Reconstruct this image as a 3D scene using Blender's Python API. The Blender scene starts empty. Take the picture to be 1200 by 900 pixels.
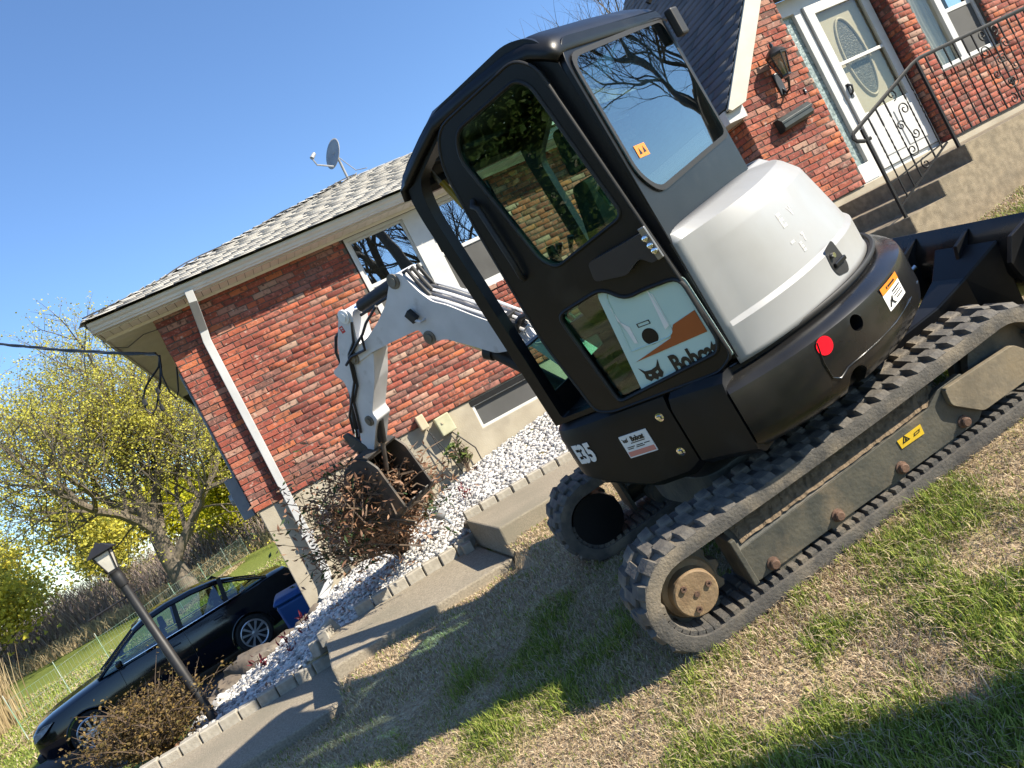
import bpy, bmesh, math, random
import numpy as np
from mathutils import Vector, Matrix
from mathutils.geometry import tessellate_polygon
random.seed(7); RNG = np.random.default_rng(7)
scene = bpy.context.scene
COL = scene.collection
PI = math.pi

# ------------------------------------------------------------------ camera
# World: eye of the photographer at the origin, X along the long brick facade,
# Y towards the house, Z up.
FOC = 900.0 / 1200.0 * 36.0
YAW, PITCH, ROLL = math.radians(17.2), math.radians(1.2), math.radians(27.6)
_fw = np.array([math.sin(YAW)*math.cos(PITCH), math.cos(YAW)*math.cos(PITCH), -math.sin(PITCH)])
_rt = np.array([math.cos(YAW), -math.sin(YAW), 0.0])
_dn = np.cross(_fw, _rt)
CM = np.array([math.cos(ROLL)*_rt+math.sin(ROLL)*_dn, -math.sin(ROLL)*_rt+math.cos(ROLL)*_dn, _fw])
cam_d = bpy.data.cameras.new('camera'); cam = bpy.data.objects.new('camera', cam_d); COL.objects.link(cam)
cam_d.sensor_width = 36.0; cam_d.lens = FOC; cam_d.clip_start = 0.05; cam_d.clip_end = 3000.0
_m = Matrix.Identity(4)
for _i in range(3):
    _m[_i][0] = CM[0][_i]; _m[_i][1] = -CM[1][_i]; _m[_i][2] = -CM[2][_i]
cam.matrix_world = _m
scene.camera = cam

# ------------------------------------------------------------------ light
SUN_AZ, SUN_EL = math.radians(50.0), math.radians(36.0)      # azimuth from -Y towards +X
sun_vec = Vector((math.sin(SUN_AZ)*math.cos(SUN_EL), -math.cos(SUN_AZ)*math.cos(SUN_EL), math.sin(SUN_EL)))
world = bpy.data.worlds.new('World'); scene.world = world; world.use_nodes = True
_nt = world.node_tree
_bg = _nt.nodes['Background']
_sky = _nt.nodes.new('ShaderNodeTexSky'); _sky.sky_type = 'NISHITA'; _sky.sun_disc = False
_sky.sun_elevation = SUN_EL
_sky.sun_rotation = math.atan2(sun_vec.x, sun_vec.y)
_sky.altitude = 0; _sky.air_density = 1.0; _sky.dust_density = 0.1; _sky.ozone_density = 2.2
_tint = _nt.nodes.new('ShaderNodeMix'); _tint.data_type = 'RGBA'; _tint.blend_type = 'MULTIPLY'; _tint.inputs['Factor'].default_value = 1.0
_tint.inputs['B'].default_value = (.80, .96, 1.14, 1)
_nt.links.new(_sky.outputs[0], _tint.inputs['A']); _nt.links.new(_tint.outputs['Result'], _bg.inputs[0]); _bg.inputs[1].default_value = 0.10
sun_d = bpy.data.lights.new('sun', 'SUN'); sun_d.energy = 5.0; sun_d.angle = math.radians(0.53); sun_d.color = (1.0, 0.91, 0.76)
sun = bpy.data.objects.new('sun', sun_d); COL.objects.link(sun)
sun.rotation_euler = sun_vec.to_track_quat('Z', 'Y').to_euler(); sun.location = (6, -6, 8)
scene.view_settings.view_transform = 'Standard'; scene.view_settings.look = 'None'
scene.view_settings.gamma = 1.0; scene.view_settings.exposure = 1.10
scene.cycles.max_bounces = 8; scene.cycles.transparent_max_bounces = 24; scene.cycles.use_denoising = True
scene.cycles.caustics_reflective = False; scene.cycles.caustics_refractive = False
scene.cycles.sample_clamp_indirect = 6.0

# ------------------------------------------------------------------ photo pixel -> direction
def ray(x, y):
    return CM.T @ np.array([(x-600)/900.0, (y-450)/900.0, 1.0])
def proj(p):
    q = CM @ np.asarray(p, float); return 600+900*q[0]/q[2], 450+900*q[1]/q[2], q[2]
def on_y(x, y, Y): d = ray(x, y); return d*(Y/d[1])
def on_z(x, y, Z): d = ray(x, y); return d*(Z/d[2])

# the digger stands on the lawn plane: centre, normal, heading of tracks and of the upper body
MC = np.array([2.12, 3.519, -1.204])
TXS, TYS = 0.122, 0.095
MN = np.array([-TXS, -TYS, 1.0]); MN /= np.linalg.norm(MN)
def heading(deg):
    a = np.array([math.cos(math.radians(deg)), math.sin(math.radians(deg)), 0.0]); a -= MN*(a@MN); a /= np.linalg.norm(a)
    return a, np.cross(MN, a)
UF, UL = heading(119.9)
TA, TL = heading(-9.0)
def on_plane(x, y, ax, c):
    d = ray(x, y); return d*((c+ax@MC)/(ax@d))
def to_up(p): q = p-MC; return (float(q@UF), float(q@UL), float(q@MN))
def to_tr(p): q = p-MC; return (float(q@TA), float(q@TL), float(q@MN))
def pl(x, y, l): r = to_up(on_plane(x, y, UL, l)); return (r[0], r[2])       # (forward, up) on a side plane of the upper body
def pf(x, y, f): r = to_up(on_plane(x, y, UF, f)); return (r[1], r[2])       # (left, up) on a cross plane
def pt(x, y, s): r = to_tr(on_plane(x, y, TL, s)); return (r[0], r[2])       # (along, up) on a track side plane
def pcyl(x, y, R):
    d = ray(x, y); a = np.array([d@UF, d@UL, d@MN]); b = np.array([-MC@UF, -MC@UL, -MC@MN])
    A = a[0]**2+a[1]**2; B = 2*(a[0]*b[0]+a[1]*b[1]); Cc = b[0]**2+b[1]**2-R*R; D = max(B*B-4*A*Cc, 0)
    p = a*((-B-math.sqrt(D))/(2*A))+b
    return math.atan2(p[1], -p[0]), float(p[2])

# ------------------------------------------------------------------ noise in numpy
def _hash(ix, iy, s):
    h = (ix.astype(np.int64)*374761393 + iy.astype(np.int64)*668265263 + s*1442695041) & 0x7fffffff
    h = ((h ^ (h >> 13))*1274126177) & 0x7fffffff
    return ((h ^ (h >> 16)) & 0xffff)/65535.0
def vnoise(x, y, s=0):
    x = np.asarray(x, float); y = np.asarray(y, float)
    ix = np.floor(x); iy = np.floor(y); fx = x-ix; fy = y-iy
    fx = fx*fx*(3-2*fx); fy = fy*fy*(3-2*fy)
    a = _hash(ix, iy, s); b = _hash(ix+1, iy, s); c = _hash(ix, iy+1, s); d = _hash(ix+1, iy+1, s)
    return (a*(1-fx)+b*fx)*(1-fy)+(c*(1-fx)+d*fx)*fy
def fbm(x, y, s=0, o=4):
    t = 0; a = .5; n = 0
    for k in range(o):
        t = t+a*vnoise(np.asarray(x)*2**k, np.asarray(y)*2**k, s+k*17); n += a; a *= .5
    return t/n
def sstep(a, b, x):
    t = np.clip((np.asarray(x, float)-a)/(b-a), 0, 1); return t*t*(3-2*t)

# ------------------------------------------------------------------ materials
MATS = {}
def _new(name):
    m = bpy.data.materials.new(name); m.use_nodes = True
    nt = m.node_tree; b = nt.nodes['Principled BSDF']; MATS[name] = m
    return m, nt, b
def lk(nt, a, b): nt.links.new(a, b)
def mat(name, c1, c2=None, rough=.6, metal=0.0, scale=8.0, detail=6.0, bump=0.0, bscale=None, lo=.35, hi=.65, c3=None, s3=2.0, lo3=.55, hi3=.7,
        rough2=None, coat=0.0, spec=.5, stretch=None, obj=True, transl=None):
    """noise blend c1->c2, larger patches of c3 on top, bump from noise"""
    m, nt, b = _new(name)
    b.inputs['Roughness'].default_value = rough; b.inputs['Metallic'].default_value = metal
    b.inputs['Coat Weight'].default_value = coat; b.inputs['Coat Roughness'].default_value = .08
    b.inputs['Specular IOR Level'].default_value = spec
    tc = nt.nodes.new('ShaderNodeTexCoord'); src = tc.outputs['Object']
    if stretch:
        mp = nt.nodes.new('ShaderNodeMapping'); mp.inputs['Scale'].default_value = stretch; lk(nt, src, mp.inputs[0]); src = mp.outputs[0]
    b.inputs['Base Color'].default_value = (*c1, 1)
    out = None
    if c2 is not None:
        n = nt.nodes.new('ShaderNodeTexNoise'); n.inputs['Scale'].default_value = scale; n.inputs['Detail'].default_value = detail; lk(nt, src, n.inputs['Vector'])
        r = nt.nodes.new('ShaderNodeValToRGB'); r.color_ramp.elements[0].position = lo; r.color_ramp.elements[1].position = hi
        r.color_ramp.elements[0].color = (*c1, 1); r.color_ramp.elements[1].color = (*c2, 1)
        lk(nt, n.outputs['Fac'], r.inputs[0]); out = r.outputs[0]
        if rough2 is not None:
            mr = nt.nodes.new('ShaderNodeMapRange'); mr.inputs['From Min'].default_value = lo; mr.inputs['From Max'].default_value = hi
            mr.inputs['To Min'].default_value = rough; mr.inputs['To Max'].default_value = rough2
            lk(nt, n.outputs['Fac'], mr.inputs['Value']); lk(nt, mr.outputs[0], b.inputs['Roughness'])
    if c3 is not None:
        n3 = nt.nodes.new('ShaderNodeTexNoise'); n3.inputs['Scale'].default_value = s3; n3.inputs['Detail'].default_value = 8; lk(nt, src, n3.inputs['Vector'])
        r3 = nt.nodes.new('ShaderNodeMapRange'); r3.inputs['From Min'].default_value = lo3; r3.inputs['From Max'].default_value = hi3; lk(nt, n3.outputs['Fac'], r3.inputs['Value'])
        mx = nt.nodes.new('ShaderNodeMix'); mx.data_type = 'RGBA'; lk(nt, r3.outputs[0], mx.inputs['Factor'])
        if out is not None: lk(nt, out, mx.inputs['A'])
        else: mx.inputs['A'].default_value = (*c1, 1)
        mx.inputs['B'].default_value = (*c3, 1); out = mx.outputs['Result']
    if out is not None: lk(nt, out, b.inputs['Base Color'])
    if bump:
        nb = nt.nodes.new('ShaderNodeTexNoise'); nb.inputs['Scale'].default_value = bscale or scale*3; nb.inputs['Detail'].default_value = 8; lk(nt, src, nb.inputs['Vector'])
        bp = nt.nodes.new('ShaderNodeBump'); bp.inputs['Strength'].default_value = bump; bp.inputs['Distance'].default_value = .01
        lk(nt, nb.outputs['Fac'], bp.inputs['Height']); lk(nt, bp.outputs[0], b.inputs['Normal'])
    if transl is not None:
        t = nt.nodes.new('ShaderNodeBsdfTranslucent'); t.inputs[0].default_value = (*transl, 1)
        if out is not None: lk(nt, out, t.inputs[0])
        ms = nt.nodes.new('ShaderNodeMixShader'); ms.inputs[0].default_value = .35
        lk(nt, b.outputs[0], ms.inputs[1]); lk(nt, t.outputs[0], ms.inputs[2]); lk(nt, ms.outputs[0], nt.nodes['Material Output'].inputs[0])
    return m
def attr_mat(name, stops, attr='rnd', objrand=False, rough=.85, bump=.4, bscale=60.0, blotch=None, transl=0.0, spec=.4):
    """colour ramp driven by a point attribute (or the object's random number)"""
    m, nt, b = _new(name); b.inputs['Roughness'].default_value = rough; b.inputs['Specular IOR Level'].default_value = spec
    r = nt.nodes.new('ShaderNodeValToRGB'); cr = r.color_ramp
    while len(cr.elements) < len(stops): cr.elements.new(.5)
    for e, (p, c) in zip(cr.elements, stops): e.position = p; e.color = (*c, 1)
    if objrand:
        a = nt.nodes.new('ShaderNodeObjectInfo'); lk(nt, a.outputs['Random'], r.inputs[0])
    else:
        a = nt.nodes.new('ShaderNodeAttribute'); a.attribute_name = attr; lk(nt, a.outputs['Fac'], r.inputs[0])
    col = r.outputs[0]
    tc = nt.nodes.new('ShaderNodeTexCoord')
    geo = nt.nodes.new('ShaderNodeNewGeometry')
    if blotch:
        for (bc, sc, lo, hi) in blotch:
            n = nt.nodes.new('ShaderNodeTexNoise'); n.inputs['Scale'].default_value = sc; n.inputs['Detail'].default_value = 8; lk(nt, geo.outputs['Position'], n.inputs['Vector'])
            mr = nt.nodes.new('ShaderNodeMapRange'); mr.inputs['From Min'].default_value = lo; mr.inputs['From Max'].default_value = hi; lk(nt, n.outputs['Fac'], mr.inputs['Value'])
            mx = nt.nodes.new('ShaderNodeMix'); mx.data_type = 'RGBA'; lk(nt, mr.outputs[0], mx.inputs['Factor']); lk(nt, col, mx.inputs['A']); mx.inputs['B'].default_value = (*bc, 1)
            col = mx.outputs['Result']
    lk(nt, col, b.inputs['Base Color'])
    if bump:
        nb = nt.nodes.new('ShaderNodeTexNoise'); nb.inputs['Scale'].default_value = bscale; nb.inputs['Detail'].default_value = 6; lk(nt, geo.outputs['Position'], nb.inputs['Vector'])
        bp = nt.nodes.new('ShaderNodeBump'); bp.inputs['Strength'].default_value = bump; bp.inputs['Distance'].default_value = .01
        lk(nt, nb.outputs['Fac'], bp.inputs['Height']); lk(nt, bp.outputs[0], b.inputs['Normal'])
    if transl:
        t = nt.nodes.new('ShaderNodeBsdfTranslucent'); lk(nt, col, t.inputs[0])
        ms = nt.nodes.new('ShaderNodeMixShader'); ms.inputs[0].default_value = transl
        lk(nt, b.outputs[0], ms.inputs[1]); lk(nt, t.outputs[0], ms.inputs[2]); lk(nt, ms.outputs[0], nt.nodes['Material Output'].inputs[0])
    return m
def glass(name, tint=(1, 1, 1), base=.06, edge=.8, wav=0.0):
    m, nt, b = _new(name); nt.nodes.remove(b)
    t = nt.nodes.new('ShaderNodeBsdfTransparent'); t.inputs[0].default_value = (*tint, 1)
    g = nt.nodes.new('ShaderNodeBsdfGlossy'); g.inputs['Roughness'].default_value = 0.0; g.inputs[0].default_value = (.95, .97, 1, 1)
    lw = nt.nodes.new('ShaderNodeLayerWeight'); lw.inputs['Blend'].default_value = .5
    p = nt.nodes.new('ShaderNodeMath'); p.operation = 'POWER'; p.inputs[1].default_value = 4.0; lk(nt, lw.outputs['Facing'], p.inputs[0])
    mr = nt.nodes.new('ShaderNodeMapRange'); mr.inputs['To Min'].default_value = base; mr.inputs['To Max'].default_value = edge; lk(nt, p.outputs[0], mr.inputs['Value'])
    if wav:
        tc = nt.nodes.new('ShaderNodeTexCoord')
        n = nt.nodes.new('ShaderNodeTexNoise'); n.inputs['Scale'].default_value = 2.2; n.inputs['Detail'].default_value = 1; lk(nt, tc.outputs['Object'], n.inputs['Vector'])
        bp = nt.nodes.new('ShaderNodeBump'); bp.inputs['Strength'].default_value = wav; bp.inputs['Distance'].default_value = .02; lk(nt, n.outputs['Fac'], bp.inputs['Height']); lk(nt, bp.outputs[0], g.inputs['Normal'])
    ms = nt.nodes.new('ShaderNodeMixShader'); lk(nt, mr.outputs[0], ms.inputs[0]); lk(nt, t.outputs[0], ms.inputs[1]); lk(nt, g.outputs[0], ms.inputs[2])
    lk(nt, ms.outputs[0], nt.nodes['Material Output'].inputs[0])
    return m

# ------------------------------------------------------------------ mesh builder
def rotm(axis, ang): return Matrix.Rotation(ang, 3, axis)
class MB:
    def __init__(s): s.v = []; s.f = []
    def add(s, vs, fs):
        o = len(s.v); s.v.extend([tuple(map(float, p)) for p in vs]); s.f.extend([tuple(i+o for i in f) for f in fs]); return s
    def box(s, c, h, R=None):
        vs = []
        for z in (-1, 1):
            for y in (-1, 1):
                for x in (-1, 1):
                    p = Vector((x*h[0], y*h[1], z*h[2]))
                    if R is not None: p = R @ p
                    vs.append((c[0]+p.x, c[1]+p.y, c[2]+p.z))
        return s.add(vs, [(0, 2, 3, 1), (4, 5, 7, 6), (0, 1, 5, 4), (2, 6, 7, 3), (0, 4, 6, 2), (1, 3, 7, 5)])
    def bx(s, x0, x1, y0, y1, z0, z1): return s.box(((x0+x1)/2, (y0+y1)/2, (z0+z1)/2), ((x1-x0)/2, (y1-y0)/2, (z1-z0)/2))
    def tube(s, pts, r, n=8, cap=True, closed=False, flat=None):
        pts = [Vector(p) for p in pts]; k = len(pts)
        rs = list(r) if hasattr(r, '__len__') else [r]*k
        vs = []; up = None
        for i, p in enumerate(pts):
            a = pts[(i-1) % k] if (closed or i > 0) else p; b = pts[(i+1) % k] if (closed or i < k-1) else p
            d = (b-a)
            if d.length < 1e-9: d = Vector((0, 0, 1))
            d.normalize()
            if up is None:
                up = Vector((0, 0, 1)) if abs(d.z) < .9 else Vector((1, 0, 0))
            u = (up-d*up.dot(d))
            if u.length < 1e-6: u = d.orthogonal()
            u.normalize(); w = d.cross(u); up = u
            for j in range(n):
                t = 2*PI*(j+.5)/n
                ru = rs[i]; rw = rs[i]*(flat if flat else 1)
                vs.append(p+u*(math.cos(t)*ru)+w*(math.sin(t)*rw))
        fs = []
        for i in range(k if closed else k-1):
            for j in range(n):
                a = i*n+j; b = i*n+(j+1) % n; c = ((i+1) % k)*n+(j+1) % n; d = ((i+1) % k)*n+j
                fs.append((a, b, c, d))
        if cap and not closed:
            fs.append(tuple(range(n-1, -1, -1))); fs.append(tuple((k-1)*n+j for j in range(n)))
        return s.add(vs, fs)
    def lathe(s, prof, c=(0, 0, 0), ax='z', n=24, R=None, cap=True):
        vs = []; k = len(prof)
        for (r, h) in prof:
            for j in range(n):
                t = 2*PI*j/n; x, y = r*math.cos(t), r*math.sin(t)
                p = {'z': (x, y, h), 'y': (x, h, -y), 'x': (h, x, y)}[ax]
                if R is not None: p = R @ Vector(p)
                vs.append((c[0]+p[0], c[1]+p[1], c[2]+p[2]))
        fs = [(i*n+j, i*n+(j+1) % n, (i+1)*n+(j+1) % n, (i+1)*n+j) for i in range(k-1) for j in range(n)]
        if cap: fs.append(tuple(range(n-1, -1, -1))); fs.append(tuple((k-1)*n+j for j in range(n)))
        return s.add(vs, fs)
    def plate(s, outer, holes, fn, a, b):
        """2-D outline with holes between depth a and b; fn(u, v, depth) -> xyz"""
        loops = [outer]+list(holes)
        tri = tessellate_polygon([[Vector((p[0], p[1], 0)) for p in l] for l in loops])
        flat = [p for l in loops for p in l]; N = len(flat)
        vs = [fn(p[0], p[1], a) for p in flat]+[fn(p[0], p[1], b) for p in flat]
        fs = [tuple(t) for t in tri]+[tuple(i+N for i in reversed(t)) for t in tri]
        o = 0
        for l in loops:
            m = len(l)
            for i in range(m): fs.append((o+i, o+(i+1) % m, N+o+(i+1) % m, N+o+i))
            o += m
        return s.add(vs, fs)
    def grid(s, rows, closed=False):
        n = len(rows[0]); vs = [p for r in rows for p in r]; fs = []
        for i in range(len(rows)-1):
            for j in range(n if closed else n-1):
                fs.append((i*n+j, i*n+(j+1) % n, (i+1)*n+(j+1) % n, (i+1)*n+j))
        return s.add(vs, fs)
    def solid(s, rings):
        """closed rings lofted and capped"""
        s2 = len(s.v); n = len(rings[0]); s.grid(rings, True)
        s.f.append(tuple(s2+j for j in range(n-1, -1, -1))); s.f.append(tuple(s2+(len(rings)-1)*n+j for j in range(n))); return s
    def mesh(s, name):
        me = bpy.data.meshes.new(name); me.from_pydata(s.v, [], s.f); me.update(); return me
    def build(s, name, m, parent=None, smooth=None, bevel=0, seg=2, mtx=None, fix=True):
        return link(name, s.mesh(name), m, parent, smooth, bevel, seg, mtx, fix)
def link(name, me, m, parent=None, smooth=None, bevel=0, seg=2, mtx=None, fix=False):
    if fix:
        bm = bmesh.new(); bm.from_mesh(me); bmesh.ops.recalc_face_normals(bm, faces=bm.faces); bm.to_mesh(me); bm.free()
    if smooth is not None:
        me.polygons.foreach_set('use_smooth', [True]*len(me.polygons)); me.set_sharp_from_angle(angle=math.radians(smooth))
    if m is not None and not me.materials: me.materials.append(MATS[m] if isinstance(m, str) else m)
    o = bpy.data.objects.new(name, me); COL.objects.link(o)
    if parent is not None: o.parent = parent
    if mtx is not None: o.matrix_local = mtx
    if bevel:
        b = o.modifiers.new('bevel', 'BEVEL'); b.width = bevel; b.segments = seg; b.limit_method = 'ANGLE'; b.angle_limit = math.radians(40); b.harden_normals = False
    return o
def npmesh(name, V, F, m, parent=None, attrs=None, smooth=False):
    """V (n,3), F (k,3 or 4) numpy"""
    V = np.asarray(V, np.float32); F = np.asarray(F, np.int32); k, q = F.shape
    me = bpy.data.meshes.new(name); me.vertices.add(len(V)); me.vertices.foreach_set('co', V.ravel())
    me.loops.add(k*q); me.loops.foreach_set('vertex_index', F.ravel())
    me.polygons.add(k); me.polygons.foreach_set('loop_start', np.arange(0, k*q, q, dtype=np.int32))
    me.update(calc_edges=True)
    if smooth: me.polygons.foreach_set('use_smooth', np.ones(k, bool))
    for an, av in (attrs or {}).items():
        a = me.attributes.new(an, 'FLOAT', 'POINT'); a.data.foreach_set('value', np.asarray(av, np.float32))
    return link(name, me, m, parent)
def tag(o, label, cat, group=None, kind=None):
    if label: o['label'] = label
    if cat: o['category'] = cat
    if group: o['group'] = group
    if kind: o['kind'] = kind
    return o
def thing(name, label, cat, loc=(0, 0, 0), group=None, mtx=None):
    o = bpy.data.objects.new(name, None); COL.objects.link(o); o.empty_display_size = .1
    if mtx is not None: o.matrix_world = mtx
    else: o.location = loc
    return tag(o, label, cat, group)
def struct(o): o['kind'] = 'structure'; return o
def inst(name, me, parent, mtx):
    o = bpy.data.objects.new(name, me); COL.objects.link(o); o.parent = parent; o.matrix_local = mtx; return o
def rrect(x0, x1, y0, y1, r, n=4):
    p = []
    for cx, cy, a0 in ((x1-r, y1-r, 0), (x0+r, y1-r, 90), (x0+r, y0+r, 180), (x1-r, y0+r, 270)):
        for k in range(n+1):
            a = math.radians(a0+90*k/n); p.append((cx+r*math.cos(a), cy+r*math.sin(a)))
    return p
def rounded(pts, r, n=4):
    """round the corners of a 2-D polygon"""
    out = []; k = len(pts)
    for i in range(k):
        p = Vector(pts[i]); a = Vector(pts[i-1]); b = Vector(pts[(i+1) % k])
        rr = r[i] if hasattr(r, '__len__') else r
        da = (a-p); db = (b-p); m = min(rr, da.length*.45, db.length*.45)
        if m < 1e-4: out.append(tuple(p)); continue
        s = p+da.normalized()*m; e = p+db.normalized()*m
        for j in range(n+1):
            t = j/n; q = s*(1-t)**2+p*2*t*(1-t)+e*t*t; out.append((q.x, q.y))
    return out
def circ(cx, cy, r, n=20): return [(cx+r*math.cos(2*PI*i/n), cy+r*math.sin(2*PI*i/n)) for i in range(n)]
def text_mesh(body, size, off=0.0, sx=1.0, ext=.0015, shear=0.0):
    cu = bpy.data.curves.new('txt', 'FONT'); cu.body = body; cu.size = size; cu.offset = off; cu.extrude = ext; cu.align_x = 'CENTER'; cu.align_y = 'CENTER'; cu.shear = shear
    cu.resolution_u = 3
    o = bpy.data.objects.new('txt', cu); COL.objects.link(o)
    me = bpy.data.meshes.new_from_object(o.evaluated_get(bpy.context.evaluated_depsgraph_get()))
    bpy.data.objects.remove(o); bpy.data.curves.remove(cu)
    me.materials.clear()
    me.transform(Matrix.Diagonal((sx, 1, 1, 1))); return me
def boolean_cut(o, cutters):
    """subtract temporary meshes and keep the result as plain mesh"""
    tmp = []
    for mb in cutters:
        c = mb.build('cut', None); tmp.append(c)
        md = o.modifiers.new('b', 'BOOLEAN'); md.object = c; md.operation = 'DIFFERENCE'; md.solver = 'EXACT'
    me = bpy.data.meshes.new_from_object(o.evaluated_get(bpy.context.evaluated_depsgraph_get()))
    o.modifiers.clear(); old = o.data; o.data = me; bpy.data.meshes.remove(old)
    for c in tmp: d = c.data; bpy.data.objects.remove(c); bpy.data.meshes.remove(d)
    return o
def basis(x, y, z, loc=(0, 0, 0)):
    m = Matrix.Identity(4)
    for i in range(3): m[i][0] = x[i]; m[i][1] = y[i]; m[i][2] = z[i]; m[i][3] = loc[i]
    return m
# ------------------------------------------------------------------ material library
BRICK_STOPS = [(0, (0.208, 0.050, 0.033)), (.12, (0.288, 0.073, 0.047)), (.24, (0.160, 0.044, 0.033)), (.36, (0.360, 0.094, 0.045)), (.48, (0.240, 0.070, 0.050)),
               (.58, (0.296, 0.099, 0.069)), (.68, (0.416, 0.125, 0.050)), (.76, (0.136, 0.064, 0.050)), (.84, (0.264, 0.113, 0.086)), (.92, (0.336, 0.227, 0.166)), (1.0, (0.376, 0.106, 0.058))]
_bl = [((.075, .036, .030), 22, .52, .70), ((.50, .39, .32), 13, .64, .80), ((.44, .19, .135), 33, .58, .76)]
attr_mat('brick_many', BRICK_STOPS, rough=.9, bump=.5, bscale=90, blotch=_bl)
attr_mat('brick_one', BRICK_STOPS, objrand=True, rough=.9, bump=.5, bscale=90, blotch=_bl)
mat('mortar', (.115, .098, .082), (.065, .056, .048), rough=.95, scale=30, bump=.4)
mat('foundation', (.40, .355, .27), (.31, .27, .20), rough=.9, scale=3, detail=10, bump=.25, bscale=70, c3=(.20, .18, .14), s3=1.6, lo3=.56, hi3=.74)
mat('concrete', (.29, .235, .155), (.18, .145, .095), rough=.92, scale=14, detail=12, bump=.5, bscale=120, c3=(.155, .13, .09), s3=2.0, lo3=.52, hi3=.72)
mat('aggregate', (.36, .31, .23), (.22, .185, .135), rough=.92, scale=70, detail=10, bump=.8, bscale=160, c3=(.20, .18, .13), s3=1.2, lo3=.5, hi3=.75)
mat('paver', (.37, .34, .28), (.27, .245, .20), rough=.9, scale=18, bump=.4, bscale=120)
mat('white_trim', (.55, .55, .53), (.49, .49, .47), rough=.45, scale=5, bump=.05)
mat('cream_trim', (.50, .465, .385), (.44, .41, .335), rough=.5, scale=4, bump=.05)
mat('white_metal', (.50, .50, .49), (.41, .41, .395), rough=.35, scale=3, c3=(.5, .49, .45), s3=6, lo3=.6, hi3=.8)
mat('soffit', (.80, .785, .74), (.72, .705, .66), rough=.55, scale=3)
mat('gutter_metal', (.61, .605, .58), (.54, .535, .51), rough=.4, scale=4)
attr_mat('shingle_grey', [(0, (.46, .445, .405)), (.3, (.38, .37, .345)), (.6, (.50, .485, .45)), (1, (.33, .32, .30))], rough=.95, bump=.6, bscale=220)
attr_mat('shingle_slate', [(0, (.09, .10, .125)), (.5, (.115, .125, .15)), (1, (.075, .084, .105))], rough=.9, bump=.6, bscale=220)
mat('underlay', (.03, .03, .03), rough=.95)
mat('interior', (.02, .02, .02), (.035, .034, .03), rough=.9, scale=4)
mat('screen_mesh', (.055, .055, .052), (.075, .075, .072), rough=.8, scale=3)
mat('curtain', (.60, .61, .60), (.5, .51, .5), rough=.8, scale=4)
glass('pane', (.80, .84, .84), base=.30, edge=.9, wav=.05)
glass('pane_clear', (.86, .86, .82), base=.03, edge=.4)
mat('iron', (.005, .005, .005), (.009, .009, .009), rough=.55, scale=20, spec=.25, bump=.1)
mat('black_metal', (.015, .015, .016), (.024, .024, .025), rough=.38, scale=18)
mat('lamp_post_paint', (.009, .009, .010), (.016, .0155, .0155), rough=.5, scale=12)
glass('lamp_glass', (.35, .34, .32), base=.10, edge=.6)
mat('door_cream', (.56, .51, .40), (.51, .46, .36), rough=.5, scale=3)
mat('lead_glass', (.15, .155, .145), (.07, .075, .07), rough=.3, scale=40, bump=.8, bscale=60)
mat('sidelight_glass', (.33, .40, .38), (.12, .16, .155), rough=.25, scale=26, bump=.8, bscale=40)
# digger
mat('charcoal', (.0055, .006, .0075), (.009, .0095, .011), rough=.33, scale=3, bump=.03, bscale=300, c3=(.020, .019, .0175), s3=6, lo3=.58, hi3=.8, spec=.3, rough2=.46)
mat('charcoal_gloss', (.008, .008, .0085), (.012, .0118, .0118), rough=.24, spec=.35, scale=3, c3=(.034, .032, .028), s3=2.5, lo3=.55, hi3=.8, rough2=.32, coat=.25)
mat('cab_black', (.005, .0055, .007), (.0085, .009, .0105), rough=.36, spec=.32, scale=5, bump=.04, bscale=240, c3=(.022, .0215, .02), s3=4, lo3=.6, hi3=.8)
mat('rubber_black', (.007, .007, .0075), (.011, .011, .011), rough=.6, scale=14)
mat('silver_paint', (.325, .328, .325), (.30, .302, .30), rough=.38, metal=.1, scale=5, c3=(.272, .268, .255), s3=2.2, lo3=.5, hi3=.75, rough2=.5)
mat('boom_paint', (.62, .62, .635), (.54, .54, .545), rough=.4, metal=0, scale=6, c3=(.33, .31, .28), s3=7, lo3=.62, hi3=.8, rough2=.55)
mat('track_rubber', (.070, .066, .060), (.115, .104, .088), rough=.85, scale=16, bump=.4, bscale=90, c3=(.25, .205, .145), s3=5, lo3=.5, hi3=.75)
mat('lug_rubber', (.075, .070, .064), (.125, .112, .094), rough=.82, scale=22, bump=.4, bscale=80, c3=(.27, .22, .155), s3=6, lo3=.5, hi3=.74)
mat('undercarriage', (.050, .052, .045), (.092, .086, .066), rough=.6, scale=9, detail=10, bump=.25, bscale=60, c3=(.20, .155, .10), s3=5, lo3=.50, hi3=.72, stretch=(1, 1, 1))
mat('dirt', (.21, .155, .10), (.13, .095, .06), rough=1, scale=30, bump=1, bscale=60)
mat('rust_plate', (.27, .185, .10), (.19, .125, .068), rough=.75, scale=14, bump=.35, bscale=60, c3=(.33, .245, .14), s3=5)
mat('rust_bolt', (.15, .085, .055), (.10, .058, .038), rough=.8, scale=30, bump=.3)
mat('chrome', (.75, .75, .77), rough=.12, metal=1)
mat('steel', (.30, .29, .28), (.2, .19, .18), rough=.4, metal=.8, scale=15)
mat('hose', (.014, .014, .014), (.02, .02, .02), rough=.5, scale=20)
mat('bucket_steel', (.035, .034, .033), (.07, .06, .05), rough=.6, scale=10, c3=(.18, .12, .075), s3=6, lo3=.55, hi3=.72)
mat('white_decal', (.75, .75, .73), rough=.4)
mat('black_decal', (.012, .012, .012), rough=.4)
mat('red_dot', (.92, .004, .02), rough=.35)
mat('orange_decal', (.72, .22, .02), rough=.4)
mat('salmon_decal', (.62, .24, .19), rough=.45)
mat('yellow_decal', (.68, .46, .02), (.55, .36, .03), rough=.5, scale=30)
mat('red_decal', (.5, .03, .03), rough=.4)
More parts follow.
